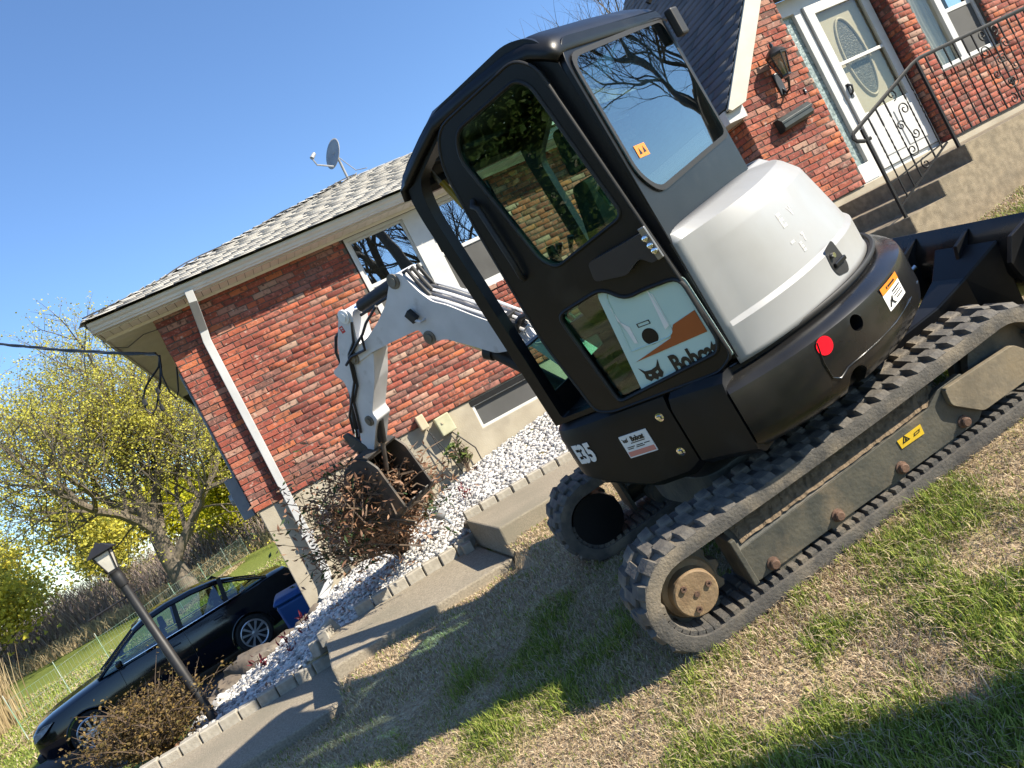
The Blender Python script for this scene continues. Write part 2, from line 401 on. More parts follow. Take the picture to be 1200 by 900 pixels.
mat('orange_stripe', (.34, .085, .02), rough=.4)
mat('pale_panel', (.50, .66, .61), (.44, .61, .56), rough=.5, scale=3)
mat('seat_vinyl', (.02, .021, .02), (.03, .03, .028), rough=.6, scale=12, bump=.2)
mat('strut_yellow', (.38, .26, .02), rough=.4)
glass('cab_glass', (.54, .76, .66), base=.05, edge=.6)
glass('cab_rear_glass', (.42, .53, .49), base=.16, edge=.85, wav=.10)
# car
mat('car_paint', (.0035, .0045, .009), (.005, .006, .011), rough=.10, scale=2, coat=.3, spec=.4)
mat('car_trim', (.012, .012, .012), rough=.6)
mat('tyre', (.014, .014, .014), (.025, .024, .023), rough=.85, scale=20, bump=.2)
mat('alloy', (.62, .62, .63), (.52, .52, .53), rough=.3, metal=.7, scale=6)
mat('car_chrome', (.75, .76, .78), rough=.15, metal=1)
mat('lamp_lens', (.35, .37, .38), (.2, .21, .22), rough=.12, scale=20)
glass('car_glass', (.55, .68, .62), base=.12, edge=.8)
mat('bin_blue', (.008, .06, .23), (.01, .075, .27), rough=.45, scale=4)
# ground and plants
mat('asphalt', (.055, .054, .055), (.075, .073, .072), rough=.95, scale=60, bump=.6, bscale=200)
mat('rock', (.15, .12, .09), (.085, .07, .055), rough=.95, scale=7, bump=.8, bscale=24, c3=(.22, .19, .15), s3=3)
mat('bark', (.16, .13, .095), (.09, .075, .058), rough=.95, scale=10, bump=.8, bscale=24, stretch=(1, 1, .25))
mat('bark_dark', (.055, .048, .042), (.085, .075, .065), rough=.95, scale=9, bump=.6, bscale=22, stretch=(1, 1, .25))
mat('twig', (.17, .12, .08), (.10, .07, .05), rough=.95, scale=12)
GRASS_STOPS = [(0, (.30, .215, .145)), (.18, (.50, .385, .255)), (.38, (.68, .56, .38)), (.5, (.46, .40, .17)), (.64, (.34, .38, .075)), (.82, (.22, .29, .048)), (1, (.135, .20, .032))]
attr_mat('grass_blade', GRASS_STOPS, rough=.7, bump=0, transl=.3, spec=.25)
attr_mat('leaf_spring', [(0, (.30, .28, .06)), (.35, (.52, .48, .08)), (.7, (.70, .62, .08)), (1, (.52, .53, .14))], rough=.6, bump=0, transl=.45, spec=.2)
attr_mat('leaf_bright', [(0, (.24, .27, .02)), (.4, (.46, .45, .02)), (.75, (.62, .56, .02)), (1, (.40, .44, .04))], rough=.6, bump=0, transl=.45, spec=.2)
attr_mat('leaf_shrub', [(0, (.025, .05, .016)), (.22, (.045, .085, .022)), (.3, (.15, .075, .045)), (.55, (.24, .13, .075)), (.8, (.33, .20, .12)), (1, (.19, .095, .06))], rough=.55, bump=0, transl=.2, spec=.35)
attr_mat('leaf_bush', [(0, (.06, .045, .02)), (.35, (.13, .088, .034)), (.65, (.19, .12, .042)), (.85, (.115, .095, .025)), (1, (.26, .17, .055))], rough=.6, bump=0, transl=.2, spec=.3)
attr_mat('leaf_green', [(0, (.045, .08, .02)), (.5, (.10, .15, .035)), (1, (.17, .20, .05))], rough=.5, bump=0, transl=.3)
attr_mat('leaf_red', [(0, (.10, .012, .02)), (1, (.22, .03, .04))], rough=.5, bump=0, transl=.3)
attr_mat('reed', [(0, (.26, .19, .10)), (.5, (.40, .31, .17)), (1, (.50, .40, .23))], rough=.8, bump=0, transl=.25)
attr_mat('brush', [(0, (.17, .13, .115)), (.5, (.28, .22, .19)), (.8, (.40, .33, .27)), (1, (.20, .20, .09))], rough=.9, bump=0, transl=.1)
attr_mat('pebble', [(0, (.66, .645, .605)), (.38, (.56, .545, .515)), (.5, (.32, .315, .31)), (.6, (.15, .15, .15)), (.7, (.64, .62, .58)), (.86, (.20, .197, .195)), (1, (.50, .455, .39))], rough=.8, bump=.2, bscale=120)
mat('litter', (.16, .10, .06), (.09, .06, .04), rough=1, scale=20)

def ground_mat():
    m, nt, b = _new('lawn_soil'); b.inputs['Roughness'].default_value = 1.0; b.inputs['Specular IOR Level'].default_value = .1
    a = nt.nodes.new('ShaderNodeAttribute'); a.attribute_name = 'green'
    geo = nt.nodes.new('ShaderNodeNewGeometry')
    n = nt.nodes.new('ShaderNodeTexNoise'); n.inputs['Scale'].default_value = 45; n.inputs['Detail'].default_value = 8; lk(nt, geo.outputs['Position'], n.inputs['Vector'])
    n2 = nt.nodes.new('ShaderNodeTexNoise'); n2.inputs['Scale'].default_value = 7; n2.inputs['Detail'].default_value = 8; lk(nt, geo.outputs['Position'], n2.inputs['Vector'])
    ad = nt.nodes.new('ShaderNodeMath'); ad.operation = 'MULTIPLY_ADD'; lk(nt, n2.outputs['Fac'], ad.inputs[0]); ad.inputs[1].default_value = .7; lk(nt, a.outputs['Fac'], ad.inputs[2])
    r = nt.nodes.new('ShaderNodeValToRGB'); cr = r.color_ramp
    for _ in range(2): cr.elements.new(.5)
    for e, (p, c) in zip(cr.elements, [(.3, (.42, .33, .225)), (.6, (.43, .35, .205)), (.85, (.27, .27, .085)), (1.1, (.16, .20, .045))]): e.position = min(p, 1); e.color = (*c, 1)
    lk(nt, ad.outputs[0], r.inputs[0])
    r2 = nt.nodes.new('ShaderNodeValToRGB'); r2.color_ramp.elements[0].position = .3; r2.color_ramp.elements[1].position = .75
    r2.color_ramp.elements[0].color = (.55, .5, .45, 1); r2.color_ramp.elements[1].color = (1.25, 1.25, 1.2, 1); lk(nt, n.outputs['Fac'], r2.inputs[0])
    mx = nt.nodes.new('ShaderNodeMix'); mx.data_type = 'RGBA'; mx.blend_type = 'MULTIPLY'; mx.inputs['Factor'].default_value = 1; lk(nt, r.outputs[0], mx.inputs['A']); lk(nt, r2.outputs[0], mx.inputs['B'])
    lk(nt, mx.outputs['Result'], b.inputs['Base Color'])
    bp = nt.nodes.new('ShaderNodeBump'); bp.inputs['Strength'].default_value = .9; bp.inputs['Distance'].default_value = .02; lk(nt, n.outputs['Fac'], bp.inputs['Height']); lk(nt, bp.outputs[0], b.inputs['Normal'])
ground_mat()
mat('mailbox_paint', (.014, .02, .017), (.03, .035, .03), rough=.4, scale=12)
mat('dish_grey', (.30, .31, .32), (.25, .26, .27), rough=.5, scale=5)
mat('meter_grey', (.22, .25, .28), (.18, .2, .23), rough=.5, scale=6)
mat('box_tan', (.52, .44, .29), (.46, .38, .25), rough=.5, scale=6)
mat('box_yellow', (.46, .445, .29), (.4, .385, .24), rough=.5, scale=9)
mat('guard_plate', (.22, .18, .12), (.16, .135, .095), rough=.65, scale=20, bump=.2, bscale=50, c3=(.22, .175, .11), s3=5)
mat('residue', (.78, .78, .76), rough=.5)
mat('pin_steel', (.13, .11, .085), (.2, .18, .15), rough=.5, metal=.3, scale=20)
mat('stake_green', (.16, .34, .22), (.45, .47, .44), rough=.6, scale=3)
mat('path_light_grey', (.16, .165, .17), (.2, .2, .2), rough=.5, scale=8)
mat('white_rock', (.6, .58, .54), (.45, .43, .4), rough=.9, scale=9)
mat('river_stone', (.36, .35, .31), (.24, .24, .21), rough=.8, scale=7)
mat('foil', (.42, .42, .44), (.07, .07, .08), rough=.3, metal=.7, scale=9)
mat('frosted', (.62, .60, .52), (.5, .48, .42), rough=.4, scale=9)
mat('pull_plastic', (.016, .018, .026), (.022, .024, .032), rough=.35, scale=6)
# ------------------------------------------------------------------ ground
YWALK, YEDGE = 5.40, 6.50             # walkway strip
Z_UP, Z_MID, Z_LOW = -0.985, -1.22, -1.445
X_S1, X_S2 = 1.07, -0.36              # where the walk steps down
DRIVE_Z = -2.33
def lawn_z(x, y):
    xx = np.clip(x, -14, 16); yy = np.clip(y, -10, 12)
    return MC[2]+.018+TXS*(xx-MC[0])+TYS*(yy-MC[1])
def bed_edge_z(x): return np.interp(x, [-3.2, -1.9, -1.0, -.5, 0, 1.0, 1.5, 2.3, 5], [-1.62, -1.47, -1.42, -1.32, -1.23, -1.12, -1.02, -.97, -.72])
def bed_wall_z(x): return np.interp(x, [-3.2, -1.9, -.45, .6, 1.71, 2.97, 5], [-1.75, -1.62, -1.33, -1.09, -.86, -.70, -.55])
def ground_z(x, y):
    x = np.asarray(x, float); y = np.asarray(y, float)
    z = lawn_z(x, y)
    t = np.clip((y-YEDGE)/(9.0-YEDGE), 0, 1.0)
    bed = bed_edge_z(x)*(1-t)+bed_wall_z(x)*t
    wb = sstep(YEDGE-.35, YEDGE+.05, y)*sstep(5.4, 4.6, x)
    z = z*(1-wb)+(bed-.03)*wb
    # under and beside the walkway the ground lies below the slabs
    wz = np.where(x > X_S1, Z_UP, np.where(x > X_S2, Z_MID, Z_LOW))
    z = np.where((y > YWALK-.02) & (y < YEDGE+.02), np.minimum(z, wz-.10), z)
    near = sstep(YWALK-.9, YWALK-.14, y)*(y <= YWALK-.02)
    z = np.where(near > 0, z*(1-near)+np.minimum(z, wz-.065)*near, z)
    z = np.where((x > 5.05) & (y > 5.22), np.minimum(z, -.75), z)
    zd = DRIVE_Z+np.where(y > 17, -.12, -.02)+.15*(fbm(x*.15, y*.15, 3)-.5)*(y > 17)
    wl = sstep(8.5, 9.7, y)*sstep(-.3, -.9, x)
    wl = np.maximum(wl, sstep(-2.6, -4.6, x)*sstep(6.6, 9.0, y))
    wl = np.maximum(wl, sstep(9.2, 10.5, y))
    z = z*(1-wl)+zd*wl
    wf = sstep(-5, -11, x)*(1-wl)
    z = z*(1-wf)+np.minimum(z, -1.9)*wf
    return z
def green_mask(x, y):
    g = fbm(x*1.15+3.1, y*1.15, 11, 4)
    h = fbm(x*3.7, y*3.7+9, 5, 3)
    v = sstep(.44, .60, g*.55+h*.45)
    # worn straw strip beside the walk and by the tracks
    v = v*(1-.96*sstep(1.15, .5, np.abs(y-5.1)))
    back = sstep(9.5, 11, y)
    return np.clip(v*(1-back)+back*(.62+.3*sstep(.4, .7, fbm(x*.25, y*.8, 21))), 0, 1)
def axis(fine0, fine1, step, far):
    a = list(np.arange(fine0, fine1, step)); s = step; p = fine1
    while p < far: a.append(p); s *= 1.35; p += s
    a.append(far); s = step; p = fine0-step
    while p > -far: a.insert(0, p); s *= 1.35; p -= s
    a.insert(0, -far); return np.array(a)
gx = axis(-5.0, 8.0, .11, 900.0); gy = axis(.3, 11.0, .11, 900.0)
GX, GY = np.meshgrid(gx, gy)
GZ = ground_z(GX, GY)+.035*(fbm(GX*2.6, GY*2.6, 31)-.5)*(sstep(9.5, 8.5, GY))
nx, ny = len(gx), len(gy)
idx = np.arange(nx*ny).reshape(ny, nx)
F = np.stack([idx[:-1, :-1], idx[:-1, 1:], idx[1:, 1:], idx[1:, :-1]], -1).reshape(-1, 4)
g = npmesh('lawn', np.stack([GX, GY, GZ], -1).reshape(-1, 3), F, 'lawn_soil', attrs={'green': green_mask(GX, GY).ravel()}, smooth=True)
struct(g)

# grass: real blades, dense near the camera
def in_view(P, pad=220):
    q = P @ CM.T; z = np.maximum(q[:, 2], .05)
    u = 600+900*q[:, 0]/z; v = 450+900*q[:, 1]/z
    return (q[:, 2] > .3) & (u > -pad) & (u < 1200+pad) & (v > -pad) & (v < 900+pad)
def blades(name, label, x0, x1, y0, y1, n, hmin, hmax, wid, keep=None):
    x = RNG.uniform(x0, x1, n); y = RNG.uniform(y0, y1, n)
    z = ground_z(x, y)
    P = np.stack([x, y, z], -1)
    k = in_view(P)
    if keep is not None: k &= keep(x, y)
    P = P[k]; x, y = P[:, 0], P[:, 1]; n = len(P)
    gm = green_mask(x, y)
    isg = RNG.random(n) < gm*.66+.12
    clump = fbm(x*9, y*9, 41, 2)
    h = np.where(isg, RNG.uniform(hmin*1.0, hmax, n)*(.5+.9*clump), RNG.uniform(hmin*.6, hmax*.75, n))
    h *= (.55+.6*np.clip(gm, 0, 1))
    lean = np.where(isg, RNG.uniform(.2, .9, n), RNG.uniform(.7, 2.4, n))*h
    a = RNG.uniform(0, 2*PI, n); d = np.stack([np.cos(a), np.sin(a), np.zeros(n)], -1)
    b = a+RNG.uniform(.9, 2.2, n); sd = np.stack([np.cos(b), np.sin(b), np.zeros(n)], -1)
    w = wid*RNG.uniform(.6, 1.3, n)[:, None]
    up = np.array([0, 0, 1.0])
    base = P-up*.006
    mid = P+d*(lean*.35)[:, None]+up*(h*.62)[:, None]
    tip = P+d*lean[:, None]+up*(h*RNG.uniform(.75, 1.05, n))[:, None]
    V = np.stack([base-sd*w, base+sd*w, mid-sd*w*.8, mid+sd*w*.8, tip], 1).reshape(-1, 3)
    o = np.arange(n)[:, None]*5
    F = np.concatenate([o+np.array([[0, 1, 3]]), o+np.array([[0, 3, 2]]), o+np.array([[2, 3, 4]])], 0)
    c = np.where(isg, RNG.uniform(.56, 1.0, n), RNG.uniform(0, .42, n))
    ob = npmesh(name, V, F, 'grass_blade', attrs={'rnd': np.repeat(c, 5)})
    tag(ob, label, 'grass', kind='stuff'); return ob
lawnmask = lambda x, y: (y < YWALK-.02+.05*np.sin(x*7)) | (x > 5.0)
blades('grass', 'patchy short lawn grass with green tufts and dry straw around the digger', -1.6, 4.6, .9, 4.2, 300000, .028, .062, .0021, lambda x, y: lawnmask(x, y))
blades('grass', 'thin worn lawn grass along the concrete walkway and up to the stoop', -3.8, 5.6, 4.2, 5.5, 80000, .025, .055, .0028, lawnmask)
blades('grass', 'lawn grass growing against the side of the concrete stoop', 4.0, 9.5, 2.2, 5.2, 60000, .035, .075, .0034, lambda x, y: lawnmask(x, y) & (x > 3.8))
blades('grass', 'bright green mown grass beyond the driveway', -16, 1.0, 16.2, 32, 90000, .06, .14, .012, lambda x, y: (y > 16.2+.2*np.sin(x*3)))

# driveway
dv = []; xs = np.linspace(-9, -.3, 24); ys = np.linspace(9.95, 15.6, 14)
DX, DY = np.meshgrid(xs, ys); DX = DX-(15.6-DY)*.0; id2 = np.arange(DX.size).reshape(DX.shape)
drv = npmesh('driveway', np.stack([DX, DY, np.full(DX.shape, DRIVE_Z+.012)], -1).reshape(-1, 3), np.stack([id2[:-1, :-1], id2[:-1, 1:], id2[1:, 1:], id2[1:, :-1]], -1).reshape(-1, 4), 'asphalt')
struct(drv)

# walkway slabs and the paver edging
def slab(x0, x1, zt, yf=YWALK, yb=YEDGE-.005, th=.24):
    mb = MB(); n = max(2, int((x1-x0)/.25)); rng = random.Random(int(x0*100))
    o = mb.bx(x0, x1, yf, yb, zt-th, zt).build('walkway', 'aggregate', bevel=.014, seg=2)
    return struct(o)
slab(X_S1+.008, 5.0, Z_UP); slab(X_S2+.008, X_S1, Z_MID); slab(-3.4, X_S2, Z_LOW)
pav_me = MB().box((0, 0, 0), (.074, .045, .06)).mesh('paver'); pav_me.materials.append(MATS['paver'])
_bm = bmesh.new(); _bm.from_mesh(pav_me); bmesh.ops.bevel(_bm, geom=_bm.edges[:], offset=.008, segments=1, affect='EDGES'); _bm.to_mesh(pav_me); _bm.free()
walks = [o for o in COL.objects if o.name.startswith('walkway')]
def pave(walk, x0, x1, z0, z1):
    n = int((x1-x0)/.153); prng = random.Random(int(x0*50)+3)
    for i in range(n):
        x = x0+(i+.5)*(x1-x0)/n; z = z0+(z1-z0)*(i+.5)/n
        m = Matrix.Translation((x, YEDGE+.05+prng.uniform(-.008, .008), z-.032+prng.uniform(-.006, .006))) @ Matrix.Rotation(prng.uniform(-.05, .05), 4, 'Z') @ Matrix.Rotation(prng.uniform(-.035, .035), 4, 'Y')
        inst('paver', pav_me, walk, m)
pave(walks[0], X_S1+.02, 4.6, Z_UP+.035, Z_UP+.05); pave(walks[1], X_S2+.30, X_S1-.02, Z_MID+.05, Z_MID+.06); pave(walks[2], -3.2, X_S2-.02, Z_LOW+.03, Z_LOW+.06)
# two tilted edging blocks and the short wing stones at the step
for (x, y, z, rz, ry) in ((-.30, YEDGE+.05, Z_MID+.02, .1, -.35), (-.42, YEDGE+.0, Z_MID-.05, .9, .1), (-.33, YEDGE-.1, Z_MID+.01, 1.2, .05), (1.02, YEDGE+.06, Z_MID+.05, .5, .1), (.98, YEDGE-.04, Z_MID+.02, 1.5, 0)):
    inst('paver', pav_me, walks[1], Matrix.Translation((x, y, z)) @ Matrix.Rotation(rz, 4, 'Z') @ Matrix.Rotation(ry, 4, 'Y'))

# gravel bed: thousands of white stones
ico = bmesh.new(); bmesh.ops.create_icosphere(ico, subdivisions=1, radius=1.0)
IV = np.array([v.co for v in ico.verts]); ico.verts.ensure_lookup_table(); IF = np.array([[v.index for v in f.verts] for f in ico.faces]); ico.free()
def stones(name, label, pts, smin, smax, m, cat='gravel'):
    n = len(pts); nv = len(IV)
    s = RNG.uniform(smin, smax, n)[:, None]*np.stack([RNG.uniform(.75, 1.3, n), RNG.uniform(.75, 1.2, n), RNG.uniform(.5, .85, n)], -1)
    V = IV[None]*(1+RNG.uniform(-.22, .22, (n, nv, 1)))*s[:, None]
    a = RNG.uniform(0, 2*PI, n); b = RNG.uniform(-.7, .7, n); ca, sa, cb, sb = np.cos(a), np.sin(a), np.cos(b), np.sin(b)
    y = V[..., 1]*cb[:, None]-V[..., 2]*sb[:, None]; z = V[..., 1]*sb[:, None]+V[..., 2]*cb[:, None]; x = V[..., 0]
    V = np.stack([x*ca[:, None]-y*sa[:, None], x*sa[:, None]+y*ca[:, None], z], -1)+np.asarray(pts)[:, None]
    F = (np.arange(n)[:, None, None]*nv+IF[None]).reshape(-1, 3)
    ob = npmesh(name, V.reshape(-1, 3), F, m, attrs={'rnd': np.repeat(RNG.random(n), nv)})
    return tag(ob, label, cat, kind='stuff')
n = 21000
sx = RNG.uniform(-2.9, 4.6, n); sy = RNG.uniform(YEDGE+.09, 9.0, n)
lim = np.where(sx > -.5, 9.0, np.interp(sx, [-2.9, -1.6, -.5], [7.1, 8.25, 8.75]))
k = (sy < lim) & ~((sx < -1.75) & (sy > 6.95))
sx, sy = sx[k], sy[k]
sp = np.stack([sx, sy, ground_z(sx, sy)+.014+RNG.uniform(-.006, .012, len(sx))], -1)
stones('gravel', 'bed of loose white landscaping stones between brick house and paver edging', sp, .014, .030, 'pebble')
# ------------------------------------------------------------------ the brick house
YM, YE = 9.02, 6.90                    # main facade, entry gable facade
XC, XE = -.52, 5.83                    # left corner of main block, left corner of the entry gable
ZB, ZT = -.13, 2.28                    # brick bottom / top on the main block
house = thing('brick_house', 'red brick house with grey shingle roof, white trim and gabled entry', 'house', (0, 0, 0))
BL, BH, BJ = .2035, .0575, .0095
def chamfer_brick(L, H=BH, D=.05, c=.004):
    x, z = L/2, H/2
    v = [(-x, D, -z), (x, D, -z), (x, D, z), (-x, D, z), (-x, c, -z), (x, c, -z), (x, c, z), (-x, c, z),
         (-x+c, 0, -z+c), (x-c, 0, -z+c), (x-c, 0, z-c), (-x+c, 0, z-c)]
    f = [(4, 5, 9, 8), (5, 6, 10, 9), (6, 7, 11, 10), (7, 4, 8, 11), (8, 9, 10, 11), (0, 1, 5, 4), (1, 2, 6, 5), (2, 3, 7, 6), (3, 0, 4, 7)]
    return v, f
_bv, _bf = chamfer_brick(BL)
def wobble(v, s):
    r = random.Random(s); return [(p[0]+r.uniform(-.003, .003)*(i > 3), p[1]+r.uniform(-.0015, .002)*(i > 7), p[2]+r.uniform(-.002, .002)*(i > 3)) for i, p in enumerate(v)]
BRICK_ME = []
for s_ in range(6):
    mb = MB(); mb.add(wobble(_bv, s_), _bf); me = mb.mesh('brick'); me.materials.append(MATS['brick_one']); BRICK_ME.append(me)
BRICK_ARR = np.array([wobble(_bv, s_) for s_ in range(6)])
_BF = np.array(_bf)
def lay(u0, u1, z0, z1, holes, seed, soldier=None):
    """running-bond bricks as (u centre, z centre, length)"""
    rng = random.Random(seed); out = []; row = 0; z = z0+BJ/2
    while z+BH*.8 < z1:
        u = u0-(BL+BJ)*.5*(row % 2)-rng.uniform(0, .02)
        while u < u1:
            a, b = max(u, u0), min(u+BL, u1)
            for (h0, h1, k0, k1) in holes:
                if z+BH*.5 > k0 and z+BH*.5 < k1:
                    if a < h1 and b > h0:
                        if a < h0 and b <= h1: b = h0
                        elif a >= h0 and b > h1: a = h1
                        elif a < h0 and b > h1: b = h0
                        else: b = a
            if b-a > .035: out.append(((a+b)/2, z+BH/2, b-a))
            u += BL+BJ
        z += BH+BJ; row += 1
    return out
def place(bricks, org, udir, ndir):
    """to world: list of matrices (brick front at -Y local -> outward ndir)"""
    res = []; up = Vector((0, 0, 1)); ud = Vector(udir); nd = Vector(ndir)
    rng = random.Random(99)
    for (u, z, L) in bricks:
        p = Vector(org)+ud*u+up*z+nd*(.007+rng.uniform(-.003, .003))
        m = basis(ud*(L/BL), -nd, up, p) @ Matrix.Rotation(rng.uniform(-.012, .012), 4, 'Y')
        res.append((m, L))
    return res
main_holes = [(1.74, 3.50, .98, 2.40)]
main_bricks = place(lay(XC, 6.0, ZB, ZT, main_holes, 1), (0, YM, 0), (1, 0, 0), (0, -1, 0))
entry_holes = [(6.92, 8.42, -.3, 2.30), (8.70, 9.78, .74, 2.25)]
_eb = lay(XE, 11.5, -.03, 3.2, entry_holes, 2)
_eb = [b for b in _eb if b[1] < 1.50+(b[0]-b[2]/2-XE)*1.19]
entry_bricks = place(_eb, (0, YE, 0), (1, 0, 0), (0, -1, 0))
side_bricks = place(lay(0, YM-YE, -.03, 1.42, [], 3), (XE, YE, 0), (0, 1, 0), (-1, 0, 0))
left_bricks = place(lay(0, 6.0, ZB, ZT, [], 5), (XC, YM, 0), (0, 1, 0), (-1, 0, 0))
reveal_bricks = place(lay(0, .21, -.03, 2.3, [], 4), (8.42, YE, 0), (0, 1, 0), (-1, 0, 0))
# mortar walls behind the bricks
wm = MB(); wm.plate([(XC+.004, ZB), (6.0, ZB), (6.0, ZT+.02), (XC+.004, ZT+.02)], [[(h[0], h[2]), (h[1], h[2]), (h[1], h[3]-.13), (h[0], h[3]-.13)] for h in [(1.74, 3.50, .98, 2.38)]], lambda u, v, d: (u, d, v), YM, YM+.2)
wm.bx(XC+.004, XC+.2, YM+.2, YM+8.2, ZB, ZT+.02)
wall = wm.build('wall', 'mortar', house)
we = MB(); we.plate([(XE+.004, -.03), (6.92, -.03), (6.92, 2.3), (8.42, 2.3), (8.42, -.03), (11.5, -.03), (11.5, 3.6), (7.6, 3.6), (XE+.004, 1.5)], [[(8.70, .74), (9.78, .74), (9.78, 2.25), (8.70, 2.25)]], lambda u, v, d: (u, d, v), YE, YE+.22)
we.bx(XE+.004, XE+.2, YE+.22, YM, -.03, 1.42)
entry_wall = we.build('wall', 'mortar', house)
# nearest bricks as single pieces, the rest joined
def depth(m): return proj(m.translation)
cand_m = [(d[2], m) for m, L in main_bricks for d in (depth(m),) if 0 < d[0] < 470 and 0 < d[1] < 640 and m.translation.x < 1.72]
cand_e = [(d[2], m) for m, L in entry_bricks for d in (depth(m),) if 845 < d[0] < 1200 and 0 < d[1] < 240]
cand_m.sort(key=lambda t: t[0]); cand_e.sort(key=lambda t: t[0])
single = set()
for k_, (lst, w, cnt) in enumerate(((cand_m, wall, 165), (cand_e, entry_wall, 135))):
    for i, (_, m) in enumerate(lst[:cnt]):
        inst('brick', BRICK_ME[random.randrange(6)], w, m); single.add(id(m))
def joined(name, ms, parent):
    ms = [m for m, L in ms if id(m) not in single]
    n = len(ms); A = np.array([[list(r) for r in m] for m in ms])
    var = RNG.integers(0, 6, n); V = BRICK_ARR[var]
    W = np.einsum('nij,nkj->nki', A[:, :3, :3], V)+A[:, None, :3, 3]
    F = (np.arange(n)[:, None, None]*V.shape[1]+_BF[None]).reshape(-1, 4)
    o = npmesh(name, W.reshape(-1, 3), F, 'brick_many', parent, attrs={'rnd': np.repeat(RNG.random(n), V.shape[1])}); o['kind'] = 'stuff'; return o
joined('brickwork', main_bricks+left_bricks, wall); joined('brickwork', entry_bricks+side_bricks+reveal_bricks, entry_wall)
# sill rows of headers under the windows
for (x0, x1, y, z, w) in ((1.72, 3.52, YM, 1.005, wall), (8.68, 9.80, YE, .715, entry_wall)):
    n = int((x1-x0)/.105)
    for i in range(n):
        x = x0+(i+.5)*(x1-x0)/n
        m = basis(Vector((.095/BL, 0, 0)), Vector((0, 1, .12)), Vector((0, 0, 1)), (x, y-.028, z-.03))
        inst('sill_brick', BRICK_ME[i % 6], w, m)
# foundation
fd = MB(); fd.plate([(XC+.03, -2.9), (6.0, -2.9), (6.0, ZB-.002), (XC+.03, ZB-.002)], [[(2.215, -.505), (3.15, -.505), (3.15, -.165), (2.215, -.165)]], lambda u, v, d: (u, d, v), YM+.018, YM+.25)
fd.bx(XC+.03, XC+.2, YM+.25, YM+8.2, -2.9, ZB-.002); fd.bx(XE+.02, 11.5, YE+.02, YM+.0, -1.6, -.032)
fd.build('foundation', 'foundation', house, bevel=.01)
# basement window
bw = MB(); bw.plate([(2.20, -.52), (3.16, -.52), (3.16, -.15), (2.20, -.15)], [[(2.245, -.475), (3.12, -.475), (3.12, -.225), (2.245, -.225)]], lambda u, v, d: (u, d, v), YM+.03, YM+.07)
bw_o = bw.build('basement_window', 'white_trim', house, bevel=.004)
MB().bx(2.20, 3.16, YM+.016, YM+.05, -.215, -.148).build('header', 'iron', bw_o); MB().bx(2.245, 3.12, YM+.072, YM+.076, -.475, -.225).build('pane', 'screen_mesh', bw_o)
# main double window: two double-hung sashes
def sash_window(x0, x1, z0, z1, y, zr, name='window', glassm='pane', lower='screen_mesh', mull=()):
    fr = MB(); xs_ = [x0]+[v for m in mull for v in m]+[x1]
    holes = [[(xs_[2*i]+.045, z0+.05), (xs_[2*i+1]-.045, z0+.05), (xs_[2*i+1]-.045, z1-.045), (xs_[2*i]+.045, z1-.045)] for i in range(len(xs_)//2)]
    fr.plate([(x0, z0), (x1, z0), (x1, z1), (x0, z1)], holes, lambda u, v, d: (u, d, v), y, y+.09)
    fr.bx(x0-.02, x1+.02, y-.035, y+.02, z0-.035, z0-.002)
    o = fr.build(name, 'white_trim', house, bevel=.004)
    for h in holes:
        a, b, c, d = h[0][0], h[1][0], h[0][1], h[2][1]
        MB().bx(a, b, y+.03, y+.062, zr-.022, zr+.022).build('meeting_rail', 'white_trim', o, bevel=.003)
        up_ = MB().plate([(a, zr+.022), (b, zr+.022), (b, d), (a, d)], [[(a+.028, zr+.026), (b-.028, zr+.026), (b-.028, d-.03), (a+.028, d-.03)]], lambda u, v, q: (u, q, v), y+.045, y+.07); up_.build('sash', 'white_trim', o)
        lo_ = MB().plate([(a, c), (b, c), (b, zr-.022), (a, zr-.022)], [[(a+.03, c+.035), (b-.03, c+.035), (b-.03, zr-.026), (a+.03, zr-.026)]], lambda u, v, q: (u, q, v), y+.035, y+.06); lo_.build('sash', 'white_trim', o)
        MB().bx(a+.02, b-.02, y+.055, y+.059, zr+.02, d-.02).build('pane', glassm, o)
        MB().bx(a+.02, b-.02, y+.046, y+.05, c+.02, zr-.02).build('pane', lower, o)
    return o
sash_window(1.76, 3.48, 1.02, 2.25, YM+.01, 1.61, mull=((2.57, 2.72),))
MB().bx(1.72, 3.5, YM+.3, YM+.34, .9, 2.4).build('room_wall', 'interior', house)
# entry window: picture pane and a double-hung sash
w2 = MB().plate([(8.70, .75), (9.78, .75), (9.78, 2.25), (8.70, 2.25)], [[(8.74, .80), (9.18, .80), (9.18, 2.2), (8.74, 2.2)], [(9.28, .80), (9.74, .80), (9.74, 2.2), (9.28, 2.2)]], lambda u, v, d: (u, d, v), YE+.07, YE+.15).build('window', 'white_trim', house, bevel=.004)
MB().bx(9.28, 9.74, YE+.09, YE+.12, 1.36, 1.41).build('meeting_rail', 'white_trim', w2, bevel=.003)
MB().bx(8.74, 9.18, YE+.115, YE+.119, .8, 2.2).build('pane', 'pane_clear', w2); MB().bx(9.28, 9.74, YE+.115, YE+.119, 1.41, 2.2).build('pane', 'pane_clear', w2); MB().bx(9.28, 9.74, YE+.098, YE+.102, .8, 1.36).build('pane', 'screen_mesh', w2)
cu = MB(); rows = []
for i in range(40):
    x = 8.72+i*.0125; yy = YE+.2+.018*math.sin(i*1.9)+.006*math.sin(i*.7)
    rows.append([(x, yy, .72), (x+.05*math.sin(i*.2), yy, 1.4), (x, yy, 2.3)])
cu.grid(rows).build('curtain', 'curtain', w2, smooth=80); MB().bx(8.6, 9.85, YE+.45, YE+.47, .6, 2.35).build('room_wall', 'interior', house)
